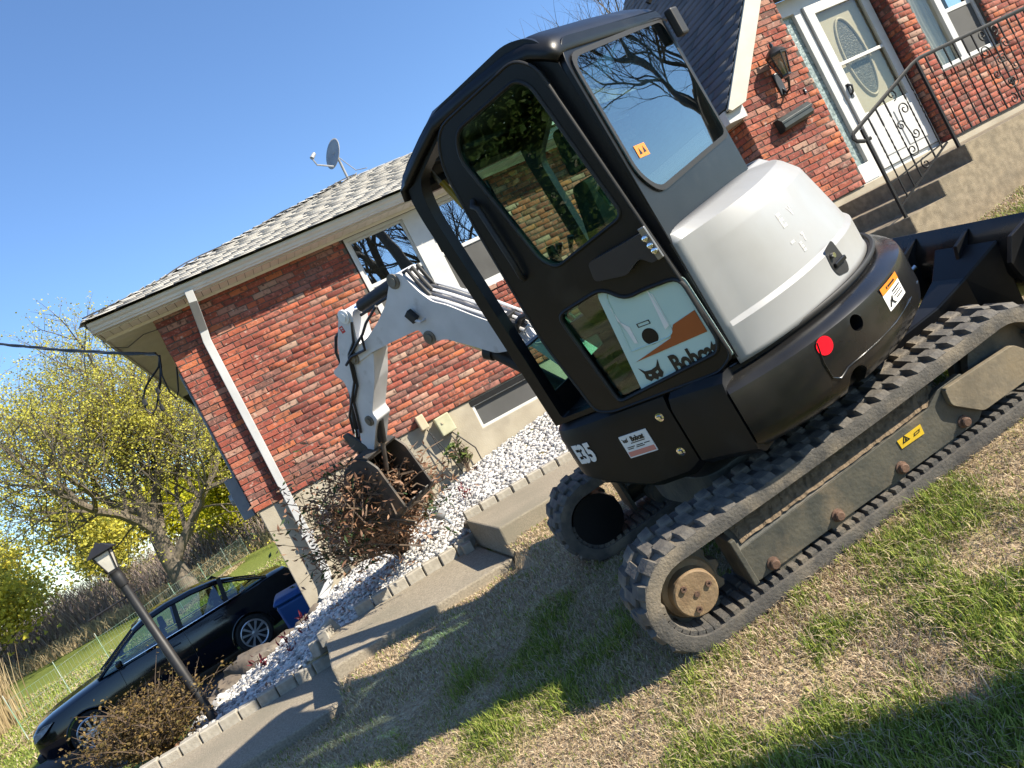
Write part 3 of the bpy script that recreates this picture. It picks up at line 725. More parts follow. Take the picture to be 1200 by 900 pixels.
# roof of the main block: hip with tabbed shingles
EY, EX, EZ, PT = 8.55, -1.09, 2.405, .40
RX0, RY1 = EX+4.4, EY+8.8
rf = MB(); rid = (EX+4.4, EY+4.4, EZ+PT*4.4)
rf.add([(EX, EY, EZ-.015), (14, EY, EZ-.015), (14, EY+4.4, EZ+PT*4.4-.015), (rid[0], rid[1], rid[2]-.015), (EX, RY1, EZ-.015), (14, RY1, EZ-.015)], [(0, 1, 2, 3), (0, 3, 4), (3, 2, 5, 4)])
roof = rf.build('roof', 'underlay', house)
def tabs(name, org, ud, sd, nrows, ulim, expo, tabw, m, parent, seed, th=.007):
    rng = np.random.default_rng(seed); V = []; R = []; ud = np.array(ud); sd = np.array(sd); nd = np.cross(ud, sd); nd = nd/np.linalg.norm(nd)
    if nd[2] < 0: nd = -nd
    for r in range(nrows):
        u0, u1 = ulim(r); u = u0-tabw*rng.random()
        while u < u1:
            a, b = max(u, u0), min(u+tabw-.009, u1)
            if b-a > .03:
                s0 = r*expo; j = rng.uniform(-.004, .004)
                p = np.array(org)+sd*(s0+j)
                lift = nd*(th*1.9+rng.uniform(0, .002)); back = sd*(expo+.02)
                V.append([p+ud*a+lift, p+ud*b+lift, p+ud*b+back+nd*.002, p+ud*a+back+nd*.002, p+ud*a+lift-nd*th, p+ud*b+lift-nd*th, p+ud*b+back-nd*.005, p+ud*a+back-nd*.005]); R.append(rng.random())
            u += tabw
    V = np.array(V); n = len(V); F = (np.arange(n)[:, None, None]*8+np.array([[0, 1, 2, 3], [4, 5, 1, 0], [5, 6, 2, 1], [7, 4, 0, 3]])[None]).reshape(-1, 4)
    o = npmesh(name, V.reshape(-1, 3), F, m, parent, attrs={'rnd': np.repeat(R, 8)}); o['kind'] = 'stuff'; return o
sl = np.array([0, 1, PT]); sl = sl/np.linalg.norm(sl); ex = .142
tabs('shingles', (0, EY-.03, EZ-.012), (1, 0, 0), sl, 33, lambda r: (EX-.02+r*ex*sl[1], 7.5), ex, .305, 'shingle_grey', roof, 5)
sl2 = np.array([1, 0, PT]); sl2 = sl2/np.linalg.norm(sl2)
tabs('shingles', (EX-.03, 0, EZ-.012), (0, 1, 0), sl2, 33, lambda r: (EY+r*ex*sl2[0], RY1-r*ex*sl2[0]), ex, .305, 'shingle_grey', roof, 6)
# hip cap shingles along the corner ridge
for i in range(24):
    s = i*.17; p = (EX+s*.98, EY+s*.98, EZ+PT*s+.012)
    d = Vector((1, 1, PT)).normalized(); sd_ = Vector((1, -1, 0)).normalized(); nn = sd_.cross(d).normalized()
    if nn.z < 0: nn = -nn
    mb = MB(); c = Vector(p); w = .12
    mb.add([c-sd_*w-nn*.03, c+nn*.012, c+sd_*w-nn*.03, c+d*.19-sd_*w-nn*.045, c+d*.19+nn*.0, c+d*.19+sd_*w-nn*.045], [(0, 1, 4, 3), (1, 2, 5, 4)])
    o = mb.build('hip_shingle', 'shingle_grey', roof)
# fascia, gutter, soffit
gp = [(0, 0), (.060, 0), (.066, .016), (.082, .026), (.090, .052), (.112, .066), (.120, .078), (.122, .104), (.108, .104), (.108, .082), (.085, .066), (.075, .036), (.058, .012), (.0, .012)]
gy0 = 8.715
gut = MB(); gut.plate([(p[0], p[1]) for p in gp], [], lambda a, b, d: (d, gy0-a, 2.285+b), EX+.01, 6.0)
gut.bx(EX+.01, EX+.014, gy0-.112, gy0, 2.285, 2.39)
gut.build('gutter', 'gutter_metal', house)
MB().bx(EX+.03, 6.0, gy0+.002, gy0+.024, 2.272, 2.42).bx(EX+.03, EX+.054, gy0+.026, RY1-.2, 2.272, 2.40).build('fascia', 'gutter_metal', house)
sf = MB()
for i in range(70):
    x = EX+.06+i*.1
    if x > 6: break
    sf.bx(x, x+.094, gy0+.026, YM+.03, 2.283, 2.292)
sf.bx(EX+.06, 6.0, YM-.02, YM+.0, 2.252, 2.282)
for i in range(60):
    y = YM+.035+i*.1
    sf.bx(EX+.056, XC+.03, y, y+.094, 2.283, 2.292)
sf.build('soffit', 'soffit', house)
MB().bx(EX+.05, 6.0, gy0+.03, YM+.06, 2.293, 2.297).bx(EX+.05, XC+.1, YM+.06, RY1-.3, 2.293, 2.297).build('soffit_backing', 'underlay', house)
# downspout and the thin drain pipe beside it
def rect_tube(name, pts, w, h, m, parent, bevel=.006):
    rows = []; P = [Vector(p) for p in pts]
    for i, p in enumerate(P):
        d = ((P[min(i+1, len(P)-1)]-P[max(i-1, 0)])).normalized(); side = Vector((1, 0, 0)) if abs(d.x) < .7 else Vector((0, 0, 1))
        side = (side-d*side.dot(d)).normalized(); o = d.cross(side)
        rows.append([p+side*w/2+o*h/2, p-side*w/2+o*h/2, p-side*w/2-o*h/2, p+side*w/2-o*h/2])
    return MB().solid(rows).build(name, m, parent, bevel=bevel)
dsp = rect_tube('downspout', [(-.045, 8.645, 2.31), (-.055, 8.66, 2.20), (-.10, 8.94, 1.93), (-.12, 8.955, 1.80), (-.13, 8.955, .5), (-.15, 8.955, -1.07), (-.17, 8.93, -1.18), (-.33, 8.86, -1.30)], .088, .066, 'white_metal', house)
for z in (-.62,): MB().bx(-.205, -.065, 8.917, 8.99, z, z+.04).build('strap', 'white_metal', dsp, bevel=.002)
MB().tube([(.10, 8.975, -.38), (.14, 8.965, -.75), (.155, 8.955, -1.12)], .026, 10).build('drain_pipe', 'white_metal', house, smooth=60)
# ---- entry gable
rs = math.radians(50); rd = np.array([math.cos(rs), 0, math.sin(rs)])
eo = np.array([5.60, YE-.14, 1.36])
er = MB(); L_ = 4.6
er.add([eo, eo+np.array([0, 4.2, 0]), eo+rd*L_+np.array([0, 4.2, 0]), eo+rd*L_, eo-np.array([0, 0, .05]), eo+np.array([0, 4.2, -.05]), eo+rd*L_+np.array([0, 4.2, -.05]), eo+rd*L_-np.array([0, 0, .05])],
       [(0, 1, 2, 3), (4, 5, 6, 7), (0, 3, 7, 4), (0, 1, 5, 4)])
eroof = er.build('gable_roof', 'underlay', house)
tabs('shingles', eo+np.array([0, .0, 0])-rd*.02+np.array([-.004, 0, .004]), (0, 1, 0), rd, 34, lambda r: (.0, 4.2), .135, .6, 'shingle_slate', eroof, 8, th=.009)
rk = MB(); nrm = np.array([-math.sin(rs), 0, math.cos(rs)])
p0 = eo+rd*(-.03)-nrm*.005; p1 = eo+rd*L_-nrm*.005
rk.plate([(0, 0), (L_, 0), (L_, -.19), (.16, -.19), (.0, -.05)], [], lambda a, b, d: tuple(p0+rd*a+nrm*b+np.array([0, d, 0])), -.03, .02)
rk.build('rake_board', 'cream_trim', house, bevel=.004)
MB().bx(5.58, 5.83, YE-.10, YM, 1.20, 1.345).build('eave_box', 'white_trim', house, bevel=.004)
# ---- front door: recessed frame, sidelight, storm door
YD = YE+.20
fr = MB().plate([(6.93, -.06), (8.41, -.06), (8.41, 2.29), (6.93, 2.29)], [[(7.00, .19), (7.30, .19), (7.30, 2.1), (7.00, 2.1)], [(7.42, .02), (8.385, .02), (8.385, 2.12), (7.42, 2.12)]], lambda u, v, d: (u, d, v), YD, YD+.1)
frame = fr.build('door_frame', 'white_trim', house, bevel=.004)
MB().bx(6.93, 8.41, YD-.10, YD, -.075, -.03).build('threshold', 'white_trim', frame, bevel=.004)
MB().bx(7.0, 7.36, YD-.012, YD-.001, -.02, .17).build('bottom_panel', 'white_trim', frame, bevel=.004)
MB().bx(7.0, 7.30, YD+.05, YD+.06, .19, 2.1).build('sidelight_pane', 'sidelight_glass', frame)
sd_m = MB().plate([(7.43, .025), (8.378, .025), (8.378, 2.115), (7.43, 2.115)], [[(7.55, .70), (8.26, .70), (8.26, 2.0), (7.55, 2.0)]], lambda u, v, d: (u, d, v), YD-.035, YD+.01)
sdoor = sd_m.build('storm_door', 'white_trim', house, bevel=.005)
MB().bx(7.55, 8.26, YD-.03, YD+.0, 1.32, 1.36).build('cross_rail', 'white_trim', sdoor, bevel=.004)
for (x0, x1) in ((7.55, 7.88), (7.93, 8.26)): MB().bx(x0, x1, YD-.047, YD-.034, .14, .58).build('raised_panel', 'white_trim', sdoor, bevel=.012)
MB().bx(7.55, 8.26, YD-.012, YD-.008, .70, 2.0).build('pane', 'pane_clear', sdoor)
MB().tube([(7.49, YD-.045, .97), (7.49, YD-.075, .99), (7.50, YD-.085, 1.06), (7.49, YD-.04, 1.09)], [.012, .012, .014, .016], 8).bx(7.47, 7.51, YD-.045, YD-.034, .93, 1.10).build('handle', 'black_metal', sdoor, smooth=50)
idoor = MB().bx(7.43, 8.378, YD+.05, YD+.09, .0, 2.11).build('front_door', 'door_cream', house, bevel=.004)
ov = [(7.905+.175*math.cos(2*PI*i/36), YD+.046, 1.36+.50*math.sin(2*PI*i/36)) for i in range(36)]
MB().tube(ov, .018, 8, closed=True).build('oval_moulding', 'door_cream', idoor, smooth=60)
MB().add([(7.905, YD+.045, 1.36)]+[(p[0], YD+.047, p[2]) for p in ov], [(0, i+1, (i+1) % 36+1) for i in range(36)]).build('oval_glass', 'lead_glass', idoor, fix=False)
MB().bx(7.55, 8.26, YD+.042, YD+.052, .20, .68).build('raised_panel', 'door_cream', idoor, bevel=.01)
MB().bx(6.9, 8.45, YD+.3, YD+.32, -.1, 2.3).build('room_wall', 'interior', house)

# ------------------------------------------------------------------ concrete stoop with steps
XS0, YS0 = 6.40, 5.20
stoop = thing('front_stoop', 'concrete front stoop with steps leading to the white door', 'steps', (XS0, YS0, -1.2))
def lc(o, loc): return o
st = MB(); zb = -1.3
prof = [(11.5, zb), (11.5, -.115), (XS0, -.115), (XS0, -.285), (5.94, -.285), (5.94, -.445), (5.47, -.445), (5.47, -.60), (5.02, -.60), (5.02, zb)]
lx, ly, lz = XS0, YS0, -1.2
st.plate([(p[0]-lx, p[1]-lz) for p in prof], [], lambda a, b, d: (a, d, b), 0, YE-.02-ly)
st.build('steps', 'concrete', stoop, bevel=.012)
# ------------------------------------------------------------------ wrought-iron railing
rail = thing('stair_railing', 'black wrought-iron stair railing with scrolls on the concrete stoop', 'railing', (5.50, YS0+.06, -.445))
ro = Vector((5.50, YS0+.06, -.445))
def rb(name, pts, r, n=6, flat=None, parent=rail, sm=50): return MB().tube([Vector(p)-ro for p in pts], r, n, flat=flat).build(name, 'iron', parent, smooth=sm)
yr = YS0+.06
rb('post', [(5.50, yr, -.46), (5.50, yr, .41)], .017, 4); rb('post', [(6.40, yr, -.12), (6.40, yr, .75)], .017, 4)
rb('handrail', [(5.55, yr, .31), (5.47, yr, .31), (5.40, yr, .335), (5.375, yr, .37), (5.40, yr, .41), (5.50, yr, .445), (6.34, yr, .735), (6.46, yr, .76), (9.6, yr, .77)], .019, 6, flat=.55)
rb('bottom_rail', [(5.50, yr, -.34), (6.30, yr, -.03)], .011, 4); rb('bottom_rail', [(6.40, yr, -.02), (9.6, yr, -.02)], .011, 4)
rb('mid_rail', [(5.52, yr, -.12), (6.24, yr, -.02)], .009, 4)
def twisted(x, z0, z1, nm='baluster'):
    mb = MB(); rows = []; N = 14
    for i in range(N+1):
        t = i/N; a = (0 if t < .25 or t > .75 else (t-.25)*2*PI*3)
        rows.append([Vector((x+.008*math.cos(a+PI/4+k*PI/2), yr+.008*math.sin(a+PI/4+k*PI/2), z0+(z1-z0)*t))-ro for k in range(4)])
    mb.solid(rows).build(nm, 'iron', rail)
for x in (5.62, 5.74, 5.86, 6.10, 6.22): twisted(x, -.34+(x-5.5)*.39, .445+(x-5.5)*.345)
for i in range(24):
    x = 6.52+i*.125
    if 7.20 < x < 7.50: continue
    twisted(x, -.02, .76)
def scroll(cx, cz, s, flip=1, tw=0):
    def sp(x0, z0, r, a0, turns, dirn):
        pts = []
        for i in range(22):
            t = i/21; a = a0+dirn*turns*2*PI*t; rr = r*(1-.82*t); pts.append((cx+flip*(x0+rr*math.cos(a)), yr, cz+z0+rr*math.sin(a)))
        return pts
    rb('scroll', sp(.055*s, .16*s, .055*s, PI, 1.35, -1), .006); rb('scroll', sp(-.055*s, -.16*s, .055*s, 0, 1.35, -1), .006)
    rb('scroll', [(cx+flip*0, yr, cz+.16*s), (cx+flip*-.012, yr, cz+.05*s), (cx+flip*.012, yr, cz-.05*s), (cx, yr, cz-.16*s)], .006)
    rb('scroll', sp(-.05*s, .05*s, .045*s, 0, 1.25, 1), .006); rb('scroll', sp(.05*s, -.05*s, .045*s, PI, 1.25, 1), .006)
    rb('scroll', sp(.0, .30*s, .05*s, -PI/2, 1.2, 1), .006); rb('scroll', sp(.0, -.30*s, .05*s, PI/2, 1.2, 1), .006)
scroll(5.97, .23, 1.12); scroll(7.27, .37, 1.1, -1); scroll(7.43, .37, 1.1)
rb('baluster', [(7.35, yr, -.02), (7.35, yr, .76)], .008, 4)

# ------------------------------------------------------------------ fittings on the walls
# wall lantern
lan = thing('wall_lantern', 'black wall lantern on the red brick beside the front door', 'lantern', (6.47, YE, 1.32))
def hexrow(c, r, z, n=6): return [(c[0]+r*math.cos(2*PI*i/n+.3), c[1]+r*math.sin(2*PI*i/n+.3), z) for i in range(n)]
MB().box((0, -.012, .06), (.045, .012, .13)).build('back_plate', 'black_metal', lan, bevel=.008)
MB().tube([(0, -.02, .0), (0, -.05, -.06), (0, -.11, -.045), (0, -.15, .03), (0, -.15, .07)], [.014, .014, .013, .016, .03], 8).build('bracket', 'black_metal', lan, smooth=60)
c_ = (0, -.15)
cage = MB()
for i in range(6):
    a = hexrow(c_, .055, .10)[i]; b = hexrow(c_, .105, .33)[i]; cage.tube([a, b], .007, 5)
cage.solid([hexrow(c_, .06, .085), hexrow(c_, .06, .105)]); cage.solid([hexrow(c_, .108, .325), hexrow(c_, .112, .345)])
cage.build('cage', 'black_metal', lan)
MB().solid([hexrow(c_, .05, .107), hexrow(c_, .10, .322)]).build('lantern_glass', 'lamp_glass', lan)
MB().solid([hexrow(c_, .12, .347), hexrow(c_, .085, .39), hexrow(c_, .045, .42), hexrow(c_, .018, .435), hexrow(c_, .022, .455), hexrow(c_, .004, .50)]).build('cap', 'black_metal', lan, smooth=50)
MB().lathe([(.018, .09), (.018, .19), (.028, .23), (.01, .28)], (0, -.15, 0), n=10).build('bulb', 'curtain', lan, smooth=60)
# mailbox
mbx = thing('mailbox', 'dark green metal mailbox mounted on brick below the wall lantern', 'mailbox', (6.40, YE, .90))
mbr = rotm('Y', -.10)
p_ = [(0, 0), (-.10, 0), (-.125, .03), (-.125, .10), (-.085, .145), (0, .15)]
MB().plate(p_, [], lambda a, b, d: tuple(mbr @ Vector((d, a, b))), -.225, .225).build('body', 'mailbox_paint', mbx, bevel=.006)
MB().plate([(.0, .153), (-.09, .149), (-.135, .10), (-.135, .075), (-.129, .075), (-.129, .098), (-.086, .143), (0, .147)], [], lambda a, b, d: tuple(mbr @ Vector((d, a, b+.004))), -.235, .235).build('lid', 'mailbox_paint', mbx, bevel=.002)
# doorbell
db = thing('doorbell', 'small black doorbell button on brick above the mailbox end', 'doorbell', (6.74, YE, 1.20)); MB().box((0, -.012, 0), (.015, .008, .03)).build('plate', 'black_metal', db, bevel=.003); MB().lathe([(.008, -.024), (.008, -.02)], ax='y', n=12).build('button', 'white_decal', db)
# satellite dish on the hip
sdp = Vector((EX+4.1, EY+4.0, EZ+PT*4.05+.0))
dish = thing('satellite_dish', 'grey satellite dish on the shingle roof', 'satellite dish', sdp)
aim = Vector((-.80, -.42, .42)).normalized(); q = aim.to_track_quat('Z', 'Y').to_matrix(); dc = Vector((-.04, -.12, .42))
rows = []
for r_ in (0.001, .07, .14, .20, .25):
    rows.append([dc+q @ Vector((r_*.9*math.cos(t*PI/14), r_*1.06*math.sin(t*PI/14), .42*r_*r_)) for t in range(28)])
o = MB().grid(rows, True).build('reflector', 'dish_grey', dish, smooth=60, fix=False); sm_ = o.modifiers.new('s', 'SOLIDIFY'); sm_.thickness = .008
MB().tube([(0, 0, 0), (0, -.04, .3), (-.02, -.14, .44), tuple(dc-q @ Vector((0, 0, .03)))], .022, 8).build('mast', 'dish_grey', dish, smooth=60)
foc = dc+q @ Vector((0, -.20, .42)); MB().tube([tuple(dc+q @ Vector((0, -.24, .03))), tuple(dc+q @ Vector((0, -.30, .34))), tuple(foc)], .014, 6).build('feed_arm', 'dish_grey', dish)
MB().tube([tuple(foc), tuple(foc+q @ Vector((0, .1, -.05)))], [.035, .03], 10).build('feed_horn', 'dish_grey', dish)
MB().tube([tuple(dc), (.2, .05, .1), (.35, -.1, .02)], .008, 5).build('strut', 'dish_grey', dish)
# cable that trails down the hip from the dish
cb = []
for i in range(26):
    s = 4.25-i*.17; cb.append((EX+s+.04*math.sin(i*1.3), EY+s-.12-.06*math.sin(i*.8), EZ+PT*(s-.1)+.03))
o = MB().tube(cb, .008, 5).build('roof_cable', 'hose', None); tag(o, 'thin black cable lying along the hip of the shingle roof', 'cable')
# service drop
svc = thing('service_cable', 'thick twisted power cable reaching the eave corner, with drooping loops', 'cable', (-.66, 9.25, 1.66))
so = Vector((-.66, 9.25, 1.66)); far = Vector(ray(-60, 378)*11.0)
def cat(a, b, sag, n=40): return [a.lerp(b, i/n)-Vector((0, 0, sag*4*(i/n)*(1-i/n))) for i in range(n+1)]
A_ = Vector(on_y(183, 415, 9.25)); main = cat(A_, A_+(far-A_)*2.2, .25, 90)
for k in range(3):
    pts = []
    for i, p in enumerate(main):
        a = i*.55+k*2*PI/3; r = .014 if k else .011
        pts.append(p+Vector((0, r*math.cos(a), r*math.sin(a)))-so)
    MB().tube(pts, .0125 if k < 2 else .006, 5).build('strand', 'hose' if k < 2 else 'steel', svc, smooth=60)
def lp(px, r=.011, Y=9.25): return MB().tube([Vector(on_y(x, y, Y))-so for x, y in px], r, 6).build('loop', 'hose', svc, smooth=60)
lp([(183, 415), (187, 418), (186, 430), (176, 445), (170, 455), (168, 468), (171, 480), (179, 485), (183, 478), (186, 462), (188, 450), (188, 425), (187, 416)])
lp([(187, 418), (189, 430), (188, 445), (184, 458), (187, 470), (190, 480)], .010, 9.22); lp([(187, 418), (190, 440), (199, 460), (207, 467), (209, 458), (208, 440), (207, 430)], .009, 9.2)
for (x, y) in ((170, 472), (185, 458), (190, 478)):
    p = Vector(on_y(x, y, 9.24))-so; MB().box(p, (.022, .022, .035)).build('connector', 'hose', svc, bevel=.006)
o = MB().tube([Vector(on_y(x, y, 8.9)) for x, y in ((120, 400), (128, 408), (150, 407), (168, 392), (185, 386))], .005, 5).build('eave_cable', 'hose', None); tag(o, 'thin black wire looping under the soffit at the house corner', 'cable')
# electric meter box on the side wall
mt = thing('meter_box', 'grey electric meter box on the far side of the house corner', 'meter box', (XC-.05, 9.6, -.18)); MB().box((-.06, .12, .28), (.07, .14, .26)).build('case', 'meter_grey', mt, bevel=.01); MB().lathe([(.07, -.02), (.07, .03), (.05, .05)], (-.15, .12, .3), ax='x', n=16).build('dial', 'lamp_lens', mt, smooth=40)
MB().tube([(0, .05, .5), (.0, .05, 1.9)], .02, 8).build('conduit', 'meter_grey', mt)
# two telephone boxes on the foundation with their wires
def util(lab, x, z, w, h, m, rot):
    t = thing('utility_box', lab, 'utility box', (x, YM+.018, z)); R = rotm('Y', rot)
    MB().box((0, -.10, 0), (w, .045, h), R).build('cover', m, t, bevel=.012); MB().box((0, -.03, 0), (w*.85, .03, h*.9), R).build('base', m, t)
    return t
util('small tan telephone box on the house foundation under the brick', 1.565, -.10, .05, .09, 'box_tan', -.05); u2 = util('square pale yellow utility box on the house foundation', 1.80, -.245, .095, .115, 'box_yellow', -.05)
MB().box((-.03, -.15, .03), (.012, .006, .012)).build('latch', 'box_tan', u2)
o = MB().tube([(1.83, 8.93, -.36), (1.90, 8.93, -.48), (2.00, 8.95, -.66), (2.0, 8.95, -.82)], .008, 5).tube([(1.80, 8.93, -.36), (1.82, 8.9, -.5), (1.72, 8.9, -.62), (1.62, 8.93, -.58), (1.60, 8.94, -.3)], .007, 5).tube([(1.58, 8.94, -.2), (1.66, 8.95, -.5), (1.74, 8.96, -.9)], .007, 5).build('utility_wire', 'hose', None, smooth=60); tag(o, 'black wires drooping from the utility boxes to the gravel', 'wire')
# ------------------------------------------------------------------ the compact excavator
dig = thing('mini_excavator', 'compact crawler excavator with silver hood and black cab on the lawn', 'excavator', mtx=basis(TA, TL, MN, MC))
MU = basis((UF@TA, UF@TL, 0), (UL@TA, UL@TL, 0), (0, 0, 1))     # upper-body frame inside the track frame
def U(mb, name, m, parent=None, **k):
    """part of the upper body; coordinates (forward, left, up)"""
    if parent is None: return mb.build(name, m, dig, mtx=MU, **k)
    return mb.build(name, m, parent, **k)
SIDE = lambda a, b, d: (a, d, b)      # (f, u) outline, depth = l
REAR = lambda a, b, d: (d, a, b)      # (l, u) outline, depth = f

# ---- crawler tracks
SPR, IDL, TRC, TRO, TRI = -.83, .86, .247, .224, .164    # sprocket/idler along, centre height, outer/inner radius of the belt
def track_path(r, n=14):
    p = []
    for i in range(n+1): a = PI/2+PI*i/n; p.append((SPR+r*math.cos(a), TRC+r*math.sin(a)))
    for i in range(1, 16): t = i/16; p.append((SPR+(IDL-SPR)*t, TRC-r))
    for i in range(n+1): a = -PI/2+PI*i/n; p.append((IDL+r*math.cos(a), TRC+r*math.sin(a)))
    for i in range(1, 16): t = i/16; p.append((IDL+(SPR-IDL)*t, TRC+r-.012*math.sin(PI*t)-.0*t))
    return p
lug = MB()
def lugblock(s0, s1, t0, w0, w1, h, sk):
    # base wide, top narrow, skewed along the track
    v = []
    for (s_, e) in ((s0, .12), (s0+.028*(1 if s1 > s0 else -1), 1.), (s1-.012*(1 if s1 > s0 else -1), 1.), (s1, .7)):
        k = (s_-s0)/(s1-s0)*sk
        hh = h*e
        v.append([(t0+k-w0/2, s_, -.012), (t0+k+w0/2, s_, -.012), (t0+k+w1/2, s_, hh), (t0+k-w1/2, s_, hh)])
    lug.solid(v)
lugblock(-.150, -.042, -.026, .072, .054, .021, .014); lugblock(-.072, .072, .024, .062, .046, .021, .0); lugblock(.150, .042, -.026, .072, .054, .021, .014)
lug_me = lug.mesh('tread_lug'); bm_ = bmesh.new(); bm_.from_mesh(lug_me); bmesh.ops.recalc_face_normals(bm_, faces=bm_.faces); bm_.to_mesh(lug_me); bm_.free(); lug_me.materials.append(MATS['lug_rubber'])
def crawler(sc, lab):
    po = track_path(TRO); pi = track_path(TRI)
    n = len(po); s0, s1 = sc-.155, sc+.155
    rows = []
    # belt cross-section: outer crown, bevelled shoulders, inner face
    for i in range(n):
        (a, b), (c, d) = po[i], pi[i]
        ma, mb_ = a*.7+c*.3, b*.7+d*.3
        rows.append([(a, s0+.004, b), (a, s1-.004, b), (ma, s1, mb_), (c, s1-.004, d), (c, s0+.004, d), (ma, s0, mb_)])
    rows.append(rows[0])
    belt = MB().grid(rows, True).build('rubber_track', 'track_rubber', dig, smooth=40); belt['label'] = lab
    # lugs follow the belt
    seg = [0]; P = po+[po[0]]
    for i in range(n): seg.append(seg[-1]+math.hypot(P[i+1][0]-P[i][0], P[i+1][1]-P[i][1]))
    tot = seg[-1]; cnt = round(tot/.1); j = 0
    for q in range(cnt):
        s = (q+.3)*tot/cnt
        j = max(i for i in range(n) if seg[i] <= s); f = (s-seg[j])/(seg[j+1]-seg[j])
        x = P[j][0]+(P[j+1][0]-P[j][0])*f; z = P[j][1]+(P[j+1][1]-P[j][1])*f
        def tn(i): a, b = P[(i-1) % n], P[(i+1) % n]; return Vector((b[0]-a[0], 0, b[1]-a[1])).normalized()
        t = (tn(j)*(1-f)+tn((j+1) % n)*f).normalized(); nn = Vector((-t.z, 0, t.x))*-1
        # outward normal
        c = Vector((min(max(x, SPR), IDL), 0, TRC)); o = Vector((x, 0, z))-c
        if nn.dot(o) < 0: nn = -nn
        inst('tread_lug', lug_me, belt, basis(t, nn.cross(t), nn, (x, sc, z)))
    teeth = MB()
    for q in range(int(tot/.05)):
        s = q*.05; j = max(i for i in range(n) if seg[i] <= s % tot); f = (s-seg[j])/(seg[j+1]-seg[j])
        x = pi[j][0]+(pi[(j+1) % n][0]-pi[j][0])*f; z = pi[j][1]+(pi[(j+1) % n][1]-pi[j][1])*f
        c = (min(max(x, SPR), IDL), TRC); d = Vector((c[0]-x, 0, c[1]-z)).normalized(); tt = Vector((d.z, 0, -d.x))
        if z > TRC+.05: continue
        for off in (-.075, .075):
            ctr = Vector((x, sc+off, z))+d*.004
            teeth.box(ctr, (.015, .062, .016), Matrix((tt, (0, 1, 0), d)).transposed())
    teeth.build('drive_teeth', 'track_rubber', dig)
crawler(-.72, 'dirt-dusted rubber track on the side facing the walkway end'); crawler(.60, 'rubber track in the shade under the upper body')
def rollers(sg):
    sc = -.72 if sg < 0 else .60
    out = lambda d: sc+sg*d
    # sprocket, hub plate, idler, rollers
    tooth = []
    for i in range(44): a = 2*PI*i/44; r = .165 if i % 4 < 2 else .140; tooth.append((SPR+r*math.cos(a), TRC+r*math.sin(a)))
    MB().plate(tooth, [], SIDE, out(-.03), out(.03)).build('sprocket', 'undercarriage', dig, bevel=.004)
    hub = MB().lathe([(.135, out(.02)), (.12, out(.05)), (.098, out(.06)), (.096, out(.115)), (.090, out(.122)), (.001, out(.123))], (SPR, 0, TRC), ax='y', n=36).build('hub_plate', 'rust_plate', dig, smooth=35)
    for a in (.15, 2.2, 4.3): MB().lathe([(.013, out(.12)), (.013, out(.131)), (.006, out(.131)), (.006, out(.126))], (SPR+.062*math.cos(a), 0, TRC+.062*math.sin(a)), ax='y', n=10).build('plug', 'rust_bolt', hub, smooth=30)
    MB().lathe([(.012, out(.12)), (.012, out(.128))], (SPR, 0, TRC), ax='y', n=8).build('plug', 'rust_bolt', hub)
    MB().lathe([(.150, out(-.135)), (.150, out(-.05)), (.12, out(-.04))], (SPR, 0, TRC), ax='y', n=32).build('drive_motor', 'charcoal', dig, smooth=35)
    MB().lathe([(.05, out(-.07)), (.166, out(-.06)), (.166, out(-.02)), (.13, out(-.015)), (.13, out(.015)), (.166, out(.02)), (.166, out(.06)), (.05, out(.07))], (IDL, 0, TRC), ax='y', n=36).build('idler', 'undercarriage', dig, smooth=35)
    for t in (-.42, -.14, .14, .42): MB().lathe([(.03, out(-.1)), (.07, out(-.1)), (.07, out(-.03)), (.05, out(-.025)), (.05, out(.025)), (.07, out(.03)), (.07, out(.1)), (.03, out(.1))], (t, 0, .145), ax='y', n=20).build('roller', 'undercarriage', dig, smooth=35)
    for t in (.02,): MB().lathe([(.03, out(-.06)), (.045, out(-.06)), (.045, out(.06)), (.022, out(.075)), (.022, out(.09))], (t, 0, .385), ax='y', n=20).build('carrier_roller', 'undercarriage', dig, smooth=35)
    # side frame with sloped top covered in soil
    a0, a1 = out(.075), out(.11)
    ff = [(-.585, .125), (.60, .112), (.66, .16), (.63, .335), (.50, .335), (.42, .292), (-.585, .280)]
    fr = MB().plate(rounded(ff, .012, 2), [], SIDE, a0, a1).build('track_frame', 'undercarriage', dig, bevel=.004)
    MB().solid([[(t, out(.108), .278), (t, out(.02), .372), (t, out(-.08), .385), (t, out(-.11), .30), (t, out(.07), .15)] for t in [-.585+i*.1 for i in range(12)]]).build('frame_beam', 'undercarriage', dig, smooth=30)
    if sg < 0:
        soil = MB(); rows = []
        for i in range(60):
            t = -.56+i*.0182; row = []
            for k in range(7):
                s_ = .104-.11*k/6; zz = .297+.098*k/6+.009*(random.random()-.3)
                row.append((t+random.uniform(-.004, .004), out(s_), zz))
            rows.append(row)
        soil.grid(rows).build('packed_soil', 'dirt', dig)
    pl2 = [pt(*p, out(.125)) for p in ((1104, 456), (1184, 404), (1204, 411), (1206, 441), (1151, 481), (1113, 475))]
    MB().plate(rounded(pl2, .02, 3), [], SIDE, out(.112), out(.138)).build('idler_guard', 'guard_plate', dig, bevel=.006)
    MB().bx(-.612, -.588, min(out(-.05), out(.135)), max(out(-.05), out(.135)), .13, .345).build('end_bracket', 'undercarriage', dig, bevel=.004)
    for t in (-.495, -.156, .19, .534): MB().lathe([(.028, out(.108)), (.028, out(.116)), (.021, out(.118)), (.021, out(.134)), (.016, out(.138))], (t, 0, .152), ax='y', n=12).build('roller_bolt', 'rust_bolt', dig, smooth=35)
    return fr
fr_near = rollers(-1); rollers(1)
